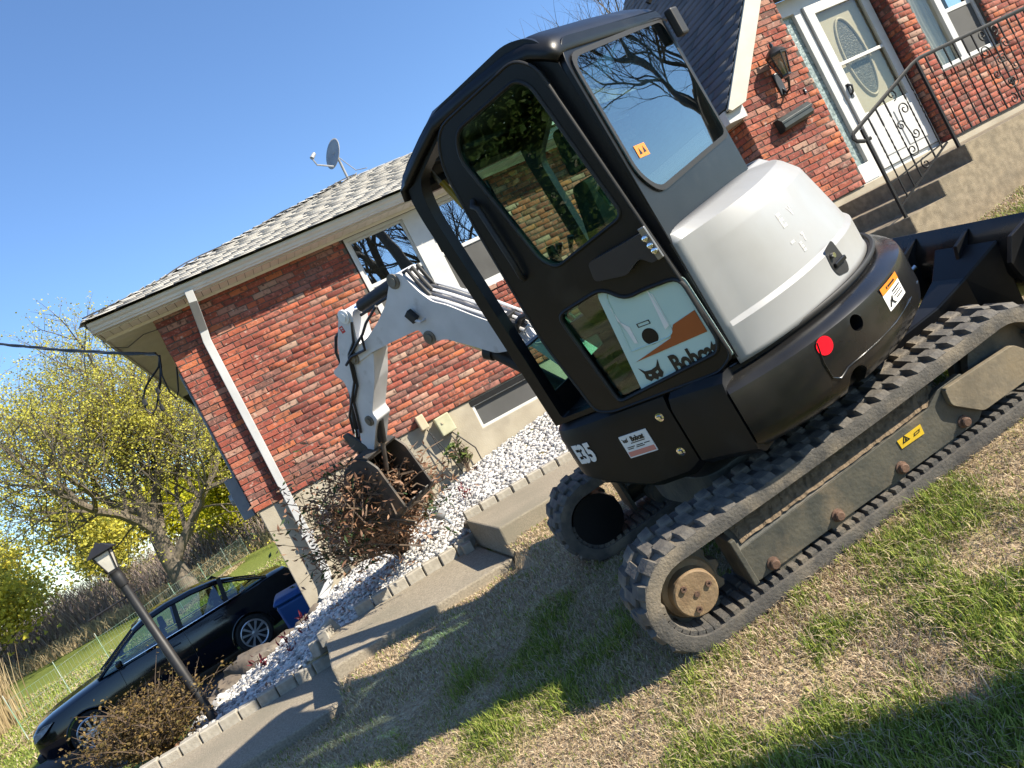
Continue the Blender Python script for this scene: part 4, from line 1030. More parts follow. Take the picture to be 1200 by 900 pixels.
# yellow warning sticker on the near frame
sy_ = -.72-.112
stk = MB().plate([pt(*p, sy_) for p in ((1051, 517), (1078, 497), (1083, 508), (1057, 526))], [], SIDE, sy_, sy_-.0015).build('warning_sticker', 'yellow_decal', fr_near)
cx_, cz_ = pt(1061, 514, sy_); MB().plate([(cx_-.022, cz_-.012), (cx_+.018, cz_-.012), (cx_-.002, cz_+.018)], [[(cx_-.014, cz_-.008), (cx_+.010, cz_-.008), (cx_-.002, cz_+.010)]], SIDE, sy_-.002, sy_-.003).build('triangle', 'black_decal', stk)
MB().plate([(cx_-.006, cz_-.007), (cx_+.003, cz_-.007), (cx_-.001, cz_+.004)], [], SIDE, sy_-.002, sy_-.003).build('figure', 'black_decal', stk)
cx2, cz2 = pt(1074, 507, sy_); MB().plate([(cx2-.02, cz2-.006), (cx2+.012, cz2-.004), (cx2+.02, cz2+.008), (cx2-.012, cz2+.006)], [[(cx2-.014, cz2-.003), (cx2+.010, cz2-.001), (cx2+.014, cz2+.005), (cx2-.010, cz2+.004)]], SIDE, sy_-.002, sy_-.003).build('bar', 'black_decal', stk)
# centre frame and slew ring
MB().plate(rounded([(-.45, -.5), (.45, -.5), (.55, 0), (.45, .5), (-.45, .5), (-.55, 0)], .1), [], lambda a, b, d: (a, b, d), .30, .47).box((-.3, 0, .34), (.12, .62, .09)).box((.3, 0, .34), (.12, .62, .09)).build('centre_frame', 'undercarriage', dig, bevel=.01)
MB().lathe([(.36, .46), (.36, .50), (.40, .50), (.40, .57), (.37, .60)], n=40).build('slew_ring', 'black_metal', dig, smooth=35)
# ---- dozer blade on the far end of the tracks
BT = 1.36
rows = []
for s_ in np.linspace(-.86, .86, 9):
    rows.append([(BT+.02, s_, .27), (BT-.05, s_, .33), (BT-.085, s_, .45), (BT-.07, s_, .58), (BT-.0, s_, .69), (BT+.012, s_, .70), (BT+.012, s_, .69), (BT-.055, s_, .58), (BT-.07, s_, .45), (BT-.038, s_, .34), (BT+.03, s_, .275)])
blade = MB().solid(rows).build('dozer_blade', 'charcoal_gloss', dig, bevel=.003, smooth=35)
for s_ in (-.72, -.36, 0, .36, .72):
    MB().plate([(BT-.085, .47), (BT-.07, .58), (BT-.005, .69), (BT-.14, .66), (BT-.20, .56), (BT-.17, .44)] if abs(s_) > .5 else [(BT-.085, .34), (BT-.07, .58), (BT-.01, .68), (BT-.11, .64), (BT-.15, .5), (BT-.13, .34)], [], SIDE, s_-.012, s_+.012).build('rib', 'charcoal', blade, bevel=.002)
for s_ in (-.36, .36):
    MB().solid([[(BT-.06, s_-.20, .62), (BT-.06, s_+.20, .62), (BT-.08, s_+.20, .28), (BT-.08, s_-.20, .28)], [(BT-.22, s_*.98-.11, .52), (BT-.22, s_*.98+.11, .52), (BT-.22, s_*.98+.11, .30), (BT-.22, s_*.98-.11, .30)], [(BT-.38, s_*.96-.07, .46), (BT-.38, s_*.96+.07, .46), (BT-.38, s_*.96+.07, .31), (BT-.38, s_*.96-.07, .31)], [(.45, s_*.8-.05, .40), (.45, s_*.8+.05, .40), (.45, s_*.8+.05, .30), (.45, s_*.8-.05, .30)]]).build('push_arm', 'charcoal', dig, bevel=.008)
MB().tube([(.5, 0, .36), (1.0, 0, .48)], .045, 12).build('blade_cylinder', 'charcoal', dig, smooth=50); MB().tube([(1.0, 0, .48), (BT-.09, 0, .55)], .022, 10).build('blade_rod', 'chrome', dig, smooth=50)

# ---- upper body: skirts and counterweight
def ring_wall(pts, u0f, u1, th=.05, inb=.03, top_in=.045):
    """panel following a plan curve; bottom height u0f(i)"""
    rows = []; n = len(pts)
    for i in range(n):
        a = Vector(pts[max(i-1, 0)]); b = Vector(pts[min(i+1, n-1)]); d = (b-a).normalized(); nn = Vector((-d.y, d.x))
        p = Vector(pts[i])
        if nn.dot(p) < 0: nn = -nn
        u0 = u0f(i) if callable(u0f) else u0f
        lv = [(u0, -.035), (u0+.035, 0), (u1-.075, 0.0), (u1-.028, -.012), (u1, -top_in), (u1, -th-.05), (u0, -th-.05)]
        rows.append([(p.x+nn.x*o, p.y+nn.y*o, u) for (u, o) in lv])
    return MB().solid(rows)
def interp_pts(pts, n):
    P = [Vector(p) for p in pts]; L = [0]
    for i in range(len(P)-1): L.append(L[-1]+(P[i+1]-P[i]).length)
    out = []
    for k in range(n):
        s = L[-1]*k/(n-1); j = max(i for i in range(len(P)-1) if L[i] <= s+1e-9); f = (s-L[j])/max(L[j+1]-L[j], 1e-9); out.append(tuple(P[j].lerp(P[j+1], f)))
    return out
pa = rounded([(.40, .20), (.43, .50), (.425, .66), (.36, .765), (.18, .80), (-.035, .805), (-.04, .5)], .1)[4:]
SEAM = pl(800, 502, .80)[0]
pa = [(.50, .30), (.505, .48), (.50, .60), (.482, .68), (.445, .735), (.385, .772), (.30, .79), (.12, .80), (SEAM+.006, .806)]
pa = interp_pts(pa, 32)
skirt = U(ring_wall(pa, lambda i: float(np.interp(pa[i][0], [SEAM, SEAM+.07, .06, .30, .50], [.60, .56, .545, .62, .69])), .968), 'side_skirt', 'charcoal', smooth=30)
pb = interp_pts([(SEAM-.006, .807), (-.24, .830), (-.36, .842), (-.515, .868)], 12)
U(ring_wall(pb, .60, .955), 'side_panel', 'charcoal', smooth=30)
def arc(R, a0, a1, n): return [(-R*math.cos(math.radians(a0+(a1-a0)*i/(n-1))), R*math.sin(math.radians(a0+(a1-a0)*i/(n-1)))) for i in range(n)]
RC = 1.02
cwp = arc(RC, 58.8, -72, 60)
rows = []
for (f_, l_) in cwp:
    r = math.hypot(f_, l_); c, s = f_/r, l_/r
    lv = [(.60, RC-.10), (.615, RC-.055), (.66, RC-.012), (.70, RC), (.845, RC), (.88, RC-.006), (.905, RC-.03), (.918, RC-.075), (.922, RC-.105), (.945, RC-.115), (.945, RC-.30), (.60, RC-.30)]
    rows.append([(c*R, s*R, u) for (u, R) in lv])
cw = MB().solid(rows).build('counterweight', 'charcoal_gloss', None)
def rad_cyl(px, r, dep=.16, n=24):
    th, u = pcyl(*px, RC); d = Vector((-math.cos(th), math.sin(th), 0)); c = d*RC; c.z = u
    return MB().tube([tuple(c-d*dep), tuple(c+d*.08)], r, n), th, u
c1, t1_, u1_ = rad_cyl((1004, 378), .033); c2, t2_, u2_ = rad_cyl((1011, 443), .050)
d_ = Vector((-math.cos(t2_), math.sin(t2_), 0)); tn_ = Vector((d_.y, -d_.x, 0))
c3 = MB().box(d_*RC+Vector((0, 0, u2_-.09)), (.18, .050, .09), Matrix((d_, tn_, (0, 0, 1))).transposed())
boolean_cut(cw, [c1]); boolean_cut(cw, [c2]); boolean_cut(cw, [c3])
cw.parent = dig; cw.matrix_local = MU
cw.data.polygons.foreach_set('use_smooth', [True]*len(cw.data.polygons)); cw.data.set_sharp_from_angle(angle=math.radians(32))
def patch(th0, th1, u0, u1, R, off=.002, n=10):
    rows = [[(-(R+off)*math.cos(a), (R+off)*math.sin(a), u) for a in np.linspace(th0, th1, n)] for u in (u0, u1)]
    return MB().grid(rows)
def rdisc(px, r, R, off=.003, n=24, name='dot', m='red_dot', parent=None):
    th, u = pcyl(*px, R); pts = [(-(R+off)*math.cos(th+r/R*math.cos(2*PI*i/n)), (R+off)*math.sin(th+r/R*math.cos(2*PI*i/n)), u+r*math.sin(2*PI*i/n)) for i in range(n)]
    return U(MB().add(pts, [tuple(range(n))]), name, m, parent, fix=False)
rdisc((966, 405), .037, RC, name='red_reflector', m='red_dot', parent=cw)
# raised bead lines on the counterweight
def bead(pxs, R, r=.005):
    pts = []
    for p in pxs: th, u = pcyl(*p, R); pts.append((-(R)*math.cos(th), R*math.sin(th), u))
    return U(MB().tube(pts, r, 6), 'bead', 'charcoal_gloss', cw, smooth=60)
bead([(957, 402), (965, 425), (976, 443), (986, 443), (994, 430), (1008, 419), (1030, 400), (1050, 378), (1066, 352), (1075, 330)], RC, .005)
# counterweight sticker: orange band on white
tA, uA = pcyl(1028, 340, RC); tB, uB = pcyl(1052, 320, RC); 
th0, th1 = pcyl(1029, 338, RC)[0], pcyl(1049, 321, RC)[0]
uu = .5*(pcyl(1029, 338, RC)[1]+pcyl(1049, 321, RC)[1])
ws = U(patch(th0, th1, uu-.098, uu, RC-.001), 'warning_label', 'white_decal', cw, fix=False)
U(patch(th0, th1, uu-.028, uu+.002, RC+.001), 'orange_band', 'orange_decal', ws, fix=False)
def tlerp(a): return th0+(th1-th0)*a
for (a, b, v0, v1) in ((.42, .9, .040, .046), (.42, .8, .052, .056), (.42, .9, .062, .066), (.5, .85, .074, .079), (.25, .3, .008, .02), (.34, .75, .010, .018)):
    U(patch(tlerp(a), tlerp(b), uu-v1, uu-v0, RC+.002, n=4), 'print', 'black_decal', ws, fix=False)
U(MB().tube([(-(RC+.004)*math.cos(tlerp(a)), (RC+.004)*math.sin(tlerp(a)), uu-v) for a, v in ((.08, .085), (.2, .065), (.32, .055), (.25, .07), (.36, .088))], .003, 4), 'figure', 'black_decal', ws)
# deck
dk = [(.46, .30)]+[(p[0]-.03, p[1]-.05) for p in pa[4:]]+[(p[0], p[1]-.06) for p in pb]+[(p[0]*.9, p[1]*.9) for p in cwp]+[(.1, -.78), (.40, -.55)]
U(MB().plate(dk, [], lambda a, b, d: (a, b, d), .61, .94), 'deck', 'cab_black')
U(ring_wall(interp_pts([(-.30, -.97), (0, -.80), (.25, -.78), (.40, -.66), (.44, -.4)], 14), .62, 1.05), 'side_skirt', 'charcoal', smooth=30)
U(MB().solid([[(.42, -.70, 1.06), (.42, -.30, 1.06), (-.30, -.30, 1.12), (-.30, -.80, 1.12)], [(.38, -.66, 1.22), (.38, -.30, 1.22), (-.30, -.30, 1.42), (-.30, -.74, 1.42)]]), 'side_cover', 'charcoal', bevel=.03)
# skirt screws, model number, dealer label
def side_txt(body, px, size, l, m, parent, off=.0, sx=1.0, rot=0, name='lettering', shear=0.0):
    f_, u_ = pl(*px, l); me = text_mesh(body, size, off, sx, .001, shear)
    mt_ = Matrix.Translation((f_, l, u_)) @ Matrix(((-1, 0, 0, 0), (0, 0, 1, 0), (0, 1, 0, 0), (0, 0, 0, 1))) @ Matrix.Rotation(rot, 4, 'Z')
    me.transform(mt_); return link(name, me, m, parent)
def plan_l(f_): return float(np.interp(f_, [p[0] for p in pa][::-1], [p[1] for p in pa][::-1]))
f0, u0 = pl(685, 533, .79)
me = text_mesh('E35', .13, .006, .62, .001)
for v in me.vertices:
    x = v.co.x; ff_ = f0-x; v.co = (ff_, plan_l(ff_)+.004+v.co.z, u0+v.co.y)
link('model_number', me, 'white_decal', skirt)
for px in ((773, 489), (798, 529)):
    f_, u_ = pl(*px, .805); U(MB().lathe([(.020, .800), (.020, .807), (.012, .809), (.011, .817), (.004, .819)], (f_, 0, u_), ax='y', n=16), 'screw', 'chrome', skirt, smooth=30)
lq = [pl(*p, .80) for p in ((724, 511), (756, 502), (773, 527), (741, 536))]
fcx = sum(p[0] for p in lq)/4; ucx = sum(p[1] for p in lq)/4; LW, LH = .075, .055
lb = U(MB().plate([(fcx-LW, ucx-LH), (fcx+LW, ucx-LH), (fcx+LW, ucx+LH), (fcx-LW, ucx+LH)], [], SIDE, .80, .807), 'dealer_label', 'white_decal', skirt)
U(MB().plate([(fcx-LW+.004, ucx-LH+.006), (fcx+LW-.004, ucx-LH+.006), (fcx+LW-.004, ucx-LH+.03), (fcx-LW+.004, ucx-LH+.03)], [], SIDE, .807, .808), 'salmon_band', 'salmon_decal', lb)
me = text_mesh('Bobcat', .034, .0016, .72, .0006); me.transform(Matrix.Translation((fcx-.014, .8085, ucx+.030)) @ Matrix(((-1, 0, 0, 0), (0, 0, 1, 0), (0, 1, 0, 0), (0, 0, 0, 1)))); link('lettering', me, 'black_decal', lb)
for (a, b, v) in ((-.03, .045, .012), (-.06, -.02, -.004), (-.01, .025, -.004), (.032, .062, -.004), (-.06, -.03, -.012), (-.015, .03, -.012)):
    U(MB().plate([(fcx-b, ucx+v-.002), (fcx-a, ucx+v-.002), (fcx-a, ucx+v+.002), (fcx-b, ucx+v+.002)], [], SIDE, .807, .8082), 'print', 'black_decal', lb)
CAT = [(-.5, .42), (-.30, .20), (0, .16), (.30, .22), (.52, .48), (.42, .08), (.46, -.12), (.30, -.30), (.16, -.22), (.06, -.34), (-.08, -.22), (-.26, -.30), (-.42, -.12), (-.38, .1)]
CATH = [[(-.22, .04), (-.08, -.02), (-.12, -.10), (-.24, -.06)], [(.12, .0), (.28, .06), (.28, -.04), (.16, -.09)]]
def cat_logo(fc, uc, s, l0, l1, parent):
    return U(MB().plate([(fc-x*s, uc+y*s) for x, y in CAT], [[(fc-x*s, uc+y*s) for x, y in h] for h in CATH], SIDE, l0, l1), 'emblem', 'black_decal', parent)
cat_logo(fcx+.052, ucx+.030, .03, .807, .8082, lb)

# ---- silver hood
def hdr(dr, t):
    a = max(dr, -.018); b = dr-a
    return a*float(sstep(0, .05, t))+b*float(sstep(0, .45, t))
def hood_pt(i, N, lev):
    t = i/N; th = math.radians(53.0+(-80-53.0)*t)
    r0 = .952-.050*sstep(0, .35, t)
    lt = .758-1.28*t
    top = Vector((-.577, lt, 1.523-.02*t)) if t < .78 else None
    prof = {0: (.945, .004), 1: (.965, 0), 2: (1.085, .0), 3: (1.105, -.018), 4: (1.20, -.040), 5: (1.30, -.064), 6: (1.385, -.085), 7: (1.397, -.093), 8: (1.452, -.135), 9: (1.470, -.155)}
    if lev <= 9:
        u, dr = prof[lev]; r = r0+hdr(dr, t)
        return (-r*math.cos(th), r*math.sin(th), u)
    # blend from shoulder to the straight top line
    u, dr = prof[9]; r = r0+hdr(dr, t); sh = Vector((-r*math.cos(th), r*math.sin(th), u))
    ln = Vector((-.560, .758-1.25*t, 1.526-.02*t)); 
    if sh.x > -.60 and t > .5: ln = Vector((sh.x+.0, sh.y*.86, 1.505))
    k = {10: .5, 11: 1.0}[lev]
    p = sh.lerp(ln, k); p.z = 1.470+(ln.z-1.470)*(.62 if k < 1 else 1)
    return tuple(p)
N = 48
rows = [[hood_pt(i, N, lv) for i in range(N+1)] for lv in range(12)]
hood = U(MB().grid(rows), 'engine_hood', 'silver_paint', smooth=16, fix=False)
sm_ = hood.modifiers.new('s', 'SOLIDIFY'); sm_.thickness = .012; sm_.offset = -1
U(MB().tube([(-(.93)*math.cos(math.radians(a)), .93*math.sin(math.radians(a)), .944) for a in range(53, -70, -4)], .012, 6), 'hood_seal', 'rubber_black', smooth=60)
# hood handle recess
def hood_r(th, u):
    t = (53.0-math.degrees(th))/133.0
    return .952-.050*float(sstep(0, .35, t))+hdr(float(np.interp(u, [1.085, 1.105, 1.20, 1.30, 1.385], [0, -.018, -.040, -.064, -.085])), t)
RH = .905
hth, hu = pcyl(980, 303, RH); n = 28
hp = rounded([(-.055, .062), (.030, .075), (.060, -.045), (.040, -.078), (-.045, -.060), (-.062, -.02)], .02, 4)
RH = hood_r(hth, hu)
hnd = U(MB().grid([[(-(hood_r(hth-x*k/RH, hu)+.003)*math.cos(hth-x*k/RH), (hood_r(hth-x*k/RH, hu)+.003)*math.sin(hth-x*k/RH), hu+y*k) for x, y in hp+hp[:1]] for k in (1.0, .75, .5, .25, .02)]), 'handle_recess', 'rubber_black', hood, fix=False)
d_ = Vector((-math.cos(hth), math.sin(hth), 0)); tn_ = Vector((math.sin(hth), math.cos(hth), 0)); c_h = d_*(RH+.008)+Vector((0, 0, hu-.01))
U(MB().box(c_h-tn_*.0+Vector((0, 0, -.006)), (.008, .045, .010), Matrix((d_, tn_, (0, 0, 1))).transposed()), 'latch_bar', 'charcoal', hnd, bevel=.004)
U(MB().tube([tuple(c_h+tn_*.03+Vector((0, 0, .035))), tuple(c_h+d_*.012+tn_*.03+Vector((0, 0, .035)))], .011, 12), 'key_lock', 'chrome', hnd, smooth=40)
# residue of removed lettering on the hood
def hood_txt(ch, px, size, sx):
    R_ = .9
    for _ in range(5): th, u = pcyl(*px, R_); R_ = hood_r(th, u)
    me = text_mesh(ch, size, .003, sx, .0003)
    for v in me.vertices:
        a = th-v.co.x/R_; r_ = hood_r(a, u+v.co.y)+.0014; v.co = (-r_*math.cos(a), r_*math.sin(a), u+v.co.y)
    link('letter_residue', me, 'residue', hood)
hood_txt('E', (916, 259), .085, .8); hood_txt('-', (928, 282), .07, 1.2); hood_txt('E', (941, 289), .055, .7); hood_txt('V', (926, 247), .05, .8); hood_txt('7', (942, 277), .045, .8)

# ---- cab
LC, RCB, FRC, FFC = .76, -.245, -.575, .41
prof = [(.405, .975), (.418, 2.12), (.405, 2.235), (.355, 2.315), (.07, 2.418), (-.40, 2.425), (-.50, 2.385), (-.552, 2.30), (-.577, 1.5), (-.577, .975)]
prof_r = rounded(prof, [.0, .10, .08, .12, .12, .10, .08, .08, .0, .0], 4)
opening = rounded([(.345, 1.0), (.352, 2.10), (.318, 2.235), (.06, 2.338), (-.40, 2.345), (-.475, 2.27), (-.52, 1.5), (-.52, 1.0)], [.02, .1, .07, .1, .07, .05, 0, .03], 4)
cab = U(MB().plate(prof_r, [opening], SIDE, LC-.065, LC).plate([(p[0], p[1]) for p in prof_r], [rounded([(.34, 1.25), (.34, 2.10), (.05, 2.32), (-.42, 2.32), (-.50, 2.2), (-.52, 1.25)], .06)], SIDE, RCB, RCB+.06), 'cab_frame', 'cab_black', bevel=.014, seg=3, smooth=40)
# roof shell
top = [(.412, 2.215), (.398, 2.258), (.355, 2.304), (.21, 2.358), (.07, 2.405), (-.15, 2.403), (-.38, 2.392), (-.47, 2.372), (-.53, 2.330), (-.562, 2.262)]
rows = []
for l_, du, sh in ((RCB-.004, -.07, .02), (RCB+.010, -.03, .0), (RCB+.04, -.006, 0), (RCB+.12, .0, 0), (.25, .004, 0), (.64, .0, 0), (.715, -.004, 0), (.748, -.022, 0), (.765, -.06, .012)):
    rows.append([(f_*(1-sh), l_, u_+du*(1 if u_ > 2.3 else .3)) for f_, u_ in top])
roof_c = U(MB().grid(rows), 'cab_roof', 'cab_black', smooth=50, fix=False); sm_ = roof_c.modifiers.new('s', 'SOLIDIFY'); sm_.thickness = .03; sm_.offset = -1
for l_ in (.48, .22, -.02): U(MB().tube([(-.44, l_+.05, 2.379), (-.485, l_+.02, 2.362), (-.528, l_-.03, 2.328)], [.006, .012, .006], 6), 'roof_slot', 'rubber_black', roof_c, smooth=60)
# rear wall with window
rw = [pf(*p, -.577) for p in ((664, 77), (750, 31), (768, 32), (842, 152), (838, 164), (768, 220), (752, 216), (735, 200))]
win = rounded([(.715, 2.235), (-.17, 2.265), (-.195, 1.70), (.63, 1.672), (.715, 1.76)], [.07, .05, .05, .06, .06], 5)
rwall = U(MB().plate(rounded([(.758, .97), (.758, 2.24), (.70, 2.325), (-.20, 2.325), (-.243, 2.27), (-.243, .97)], [.0, .06, .05, .05, .05, 0], 4), [win], REAR, -.578, -.545), 'rear_panel', 'cab_black', bevel=.01, smooth=40)
rg = U(MB().plate(rounded([(.735, 2.255), (-.19, 2.285), (-.215, 1.68), (.64, 1.65), (.735, 1.75)], [.07, .05, .05, .06, .06], 5), [], REAR, -.586, -.580), 'rear_window', 'cab_rear_glass')
U(MB().plate(rounded([(.735, 2.255), (-.19, 2.285), (-.215, 1.68), (.64, 1.65), (.735, 1.75)], [.07, .05, .05, .06, .06], 5), [rounded([(.715, 2.235), (-.17, 2.265), (-.195, 1.70), (.63, 1.672), (.715, 1.76)], [.07, .05, .05, .06, .06], 5)], REAR, -.5875, -.5865), 'window_seal', 'rubber_black', rg)
cxl, cul = pf(752, 176, -.587); st_ = U(MB().plate([(cxl-.045, cul-.028), (cxl+.045, cul-.022), (cxl+.045, cul+.028), (cxl-.045, cul+.022)], [], REAR, -.588, -.5875), 'orange_sticker', 'orange_decal', rg)
for dx in (-.018, .018): U(MB().plate([(cxl+dx-.012, cul-.012), (cxl+dx+.012, cul-.012), (cxl+dx, cul+.014)], [], REAR, -.589, -.5885), 'pictogram', 'black_decal', st_)
# little camera/light bracket at the rear right corner of the roof
bk = U(MB().box((-.62, -.235, 2.23), (.02, .04, .065)), 'work_light', 'rubber_black', bevel=.01); U(MB().tube([(-.58, -.16, 2.36), (-.62, -.19, 2.40), (-.63, -.2, 2.37)], .014, 6), 'bracket', 'rubber_black', bk, smooth=50)
# front: crossbars, open upper front window, lower glass
U(MB().tube([(.405, LC-.04, 2.215), (.405, RCB+.04, 2.215)], .03, 6), 'front_crossbar', 'cab_black', smooth=40); U(MB().tube([(.40, LC-.04, .99), (.40, RCB+.04, .99)], .03, 6), 'front_crossbar', 'cab_black', smooth=40)
U(MB().bx(.375, .392, RCB+.06, LC-.07, .97, 1.11), 'kick_panel', 'rubber_black'); U(MB().bx(.10, .37, RCB+.08, LC-.09, .974, 1.0), 'floor_mat', 'rubber_black', bevel=.01)
for l_ in (.15, .38): U(MB().box((.27, l_, 1.06), (.05, .06, .012), rotm('Y', -.6)), 'pedal', 'rubber_black', bevel=.005)
lg = U(MB().plate(rounded([(LC-.09, 1.02), (RCB+.06, 1.02), (RCB+.06, 1.36), (LC-.09, 1.36)], .03), [], REAR, .392, .398), 'lower_front_glass', 'cab_glass')
U(MB().tube([(.395, LC-.09, 1.362), (.395, RCB+.06, 1.362)], .012, 6), 'edge_trim', 'steel', lg)
fw_ = U(MB().plate(rounded([(LC-.10, 0), (RCB+.07, 0), (RCB+.07, .8), (LC-.10, .8)], .05), [rounded([(LC-.13, .03), (RCB+.10, .03), (RCB+.10, .77), (LC-.13, .77)], .04)], lambda a, b, d: (.33-b, a, 2.285+d+.08*b), 0, .02), 'front_window_frame', 'cab_black')
gs = U(MB().tube([(.335, .60, 2.20), (.30, .60, 2.05)], .016, 8), 'gas_strut', 'strut_yellow', smooth=50)
U(MB().tube([(.30, .60, 2.05), (.27, .6, 1.80)], .007, 6), 'strut_rod', 'steel', gs); U(MB().tube([(.36, .60, 2.28), (.345, .60, 2.2)], .012, 6), 'strut_end', 'steel', gs)
wp = U(MB().tube([(.34, .30, 2.12), (.335, .33, 1.95), (.33, .36, 1.80)], .008, 5), 'wiper_arm', 'rubber_black'); U(MB().tube([(.325, .37, 1.86), (.322, .385, 1.70)], .012, 5), 'wiper_blade', 'rubber_black', wp)
# ---- door
dout = rounded([(.125, .985), (.172, 1.36), (.152, 1.95), (.128, 2.22), (.045, 2.345), (-.42, 2.352), (-.487, 2.28), (-.578, 1.0), (-.50, .955), (.05, .955)], [.03, .05, .05, .08, .08, .08, .06, .03, .03, .04], 4)
g1 = rounded([(.028, 2.20), (-.03, 2.29), (-.385, 2.292), (-.428, 2.24), (-.485, 1.66), (-.10, 1.615), (-.05, 1.68)], [.05, .06, .05, .04, .04, .05, .03], 4)
g2 = rounded([(.028, 1.44), (-.012, .985), (-.535, 1.03), (-.562, 1.08), (-.555, 1.36), (-.40, 1.375), (-.30, 1.375), (-.235, 1.455)], [.05, .03, .03, .02, .05, .03, .05, .05], 4)
door = U(MB().plate(dout, [g1, g2], SIDE, LC+.002, LC+.036), 'cab_door', 'cab_black', bevel=.008, smooth=40)
for nm, gg in (('upper_pane', g1), ('lower_pane', g2)):
    pn = U(MB().plate(gg, [], SIDE, LC+.014, LC+.019), nm, 'cab_glass', door)
    U(MB().tube([(p[0], LC+.035, p[1]) for p in gg], .009, 6, closed=True), 'pane_seal', 'rubber_black', door, smooth=60)
U(MB().tube([(p[0], LC+.034, p[1]) for p in dout], .007, 6, closed=True), 'door_seal', 'rubber_black', door, smooth=60)
# grab channel on the door's front stile
U(MB().tube([(.085, LC+.036, 2.03), (.083, LC+.062, 2.01), (.06, LC+.066, 1.99), (.055, LC+.066, 1.72), (.06, LC+.062, 1.66), (.07, LC+.04, 1.645)], .013, 8), 'grab_bar', 'rubber_black', door, smooth=60)
# exterior handle: curved moulded pull with lock plate
hh = [pl(*p, LC+.05) for p in ((692, 306), (745, 276), (755, 270), (775, 300), (768, 306), (752, 300), (738, 320), (700, 328))]
U(MB().plate(rounded(hh, .02, 3), [], SIDE, LC+.03, LC+.075), 'door_pull', 'pull_plastic', door, bevel=.012, seg=3, smooth=40)
lq = [pl(*p, LC+.07) for p in ((748, 268), (755, 264), (779, 300), (773, 304))]
lk_ = U(MB().plate(lq, [], SIDE, LC+.07, LC+.082), 'latch_plate', 'steel', door, bevel=.003)
for px in ((757, 279), (763, 287), (768, 293)):
    f_, u_ = pl(*px, LC+.08); U(MB().lathe([(.012, LC+.080), (.012, LC+.092), (.005, LC+.096)], (f_, 0, u_), ax='y', n=10), 'latch_bolt', 'chrome', lk_, smooth=40)
U(MB().tube([(*[pl(706, 212, LC)[0]], LC+.02, pl(706, 212, LC)[1]), (pl(698, 222, LC)[0], LC-.02, pl(698, 222, LC)[1]), (pl(712, 243, LC)[0], LC-.03, pl(712, 243, LC)[1]), (pl(729, 243, LC)[0], LC-.01, pl(729, 243, LC)[1])], .010, 8), 'inner_handle', 'steel', door, smooth=60)
# ---- inside the cab
U(MB().bx(-.54, .39, RCB+.06, LC-.07, .95, .972), 'cab_floor', 'rubber_black')
seat = U(MB().plate(rounded([(0.250, 1.34), (0.270, 1.26), (-0.110, 1.22), (-0.150, 1.30), (-0.130, 1.36)], .03), [], SIDE, .02, .50), 'seat', 'seat_vinyl', bevel=.03, seg=3, smooth=50)
U(MB().plate(rounded([(-0.030, 1.34), (-0.090, 1.62), (-0.150, 1.86), (-0.230, 1.86), (-0.190, 1.55), (-0.150, 1.32)], .03), [], SIDE, .05, .47), 'backrest', 'seat_vinyl', seat, bevel=.04, seg=3, smooth=50)
U(MB().plate(rounded([(-0.130, 1.90), (-0.160, 2.10), (-0.220, 2.10), (-0.210, 1.90)], .025), [], SIDE, .12, .40), 'headrest', 'seat_vinyl', seat, bevel=.03, seg=3, smooth=50)
U(MB().bx(-.16, .16, .12, .42, .972, 1.22), 'seat_base', 'cab_black', seat)
for l_ in (-.05, .58):
    jc = U(MB().plate(rounded([(.02, 1.30), (.04, 1.42), (-.30, 1.46), (-.34, 1.30)], .03), [], SIDE, l_-.05, l_+.05), 'console', 'cab_black', bevel=.02, smooth=40)
    U(MB().tube([(.0, l_, 1.43), (.02, l_, 1.56), (.035, l_, 1.64), (.03, l_, 1.70)], [.010, .012, .026, .018], 10), 'joystick', 'rubber_black', jc, smooth=60)
for l_ in (.20, .32):
    U(MB().tube([(.22, l_, .97), (.24, l_, 1.30), (.20, l_, 1.62), (.16, l_, 1.68)], [.012, .010, .010, .018], 8), 'travel_lever', 'rubber_black', smooth=60)
U(MB().plate(rounded([(.33, 1.0), (.33, 1.52), (.22, 1.56), (.12, 1.30), (.12, 1.0)], .04), [], SIDE, RCB+.07, RCB+.16), 'side_console', 'cab_black', bevel=.02, smooth=40)
# pale moulded panel with stripe and lettering behind the lower door pane
LP = LC+.0215
pp = rounded([pl(*p, LP) for p in ((757, 467), (699, 345), (705, 331), (722, 338), (745, 345), (800, 322), (860, 415))], [.005, .05, .04, .03, .03, .03, .01], 4)
panel = U(MB().plate(pp, [], SIDE, LP-.0015, LP), 'window_film', 'pale_panel', door)
rec = rounded([pl(*p, LP) for p in ((708, 342), (757, 335), (789, 388), (784, 395), (740, 412))], [.04, .04, .03, .02, .01], 4)
U(MB().tube([(p[0], LP+.001, p[1]) for p in rec], .003, 6, closed=True), 'printed_rim', 'pale_panel', door, smooth=60)
for px, m_ in ((((712, 356), (724, 376), (738, 383), (748, 402), (744, 402), (735, 388)), 'white_decal'), (((758, 340), (765, 345), (785, 380), (780, 386)), 'white_decal'),
               (((746, 424), (786, 396), (789, 380), (814, 363), (829, 388)), 'orange_stripe')):
    U(MB().plate([pl(*p, LP) for p in px], [], SIDE, LP+.0015, LP+.003), 'stripe' if m_ == 'orange_stripe' else 'highlight_rib', m_, door)
f_, u_ = pl(762, 394, LP); U(MB().lathe([(.036, LP+.0005), (.036, LP+.0015)], (f_, 0, u_), ax='y', n=24), 'printed_socket', 'cab_black', door, smooth=40)
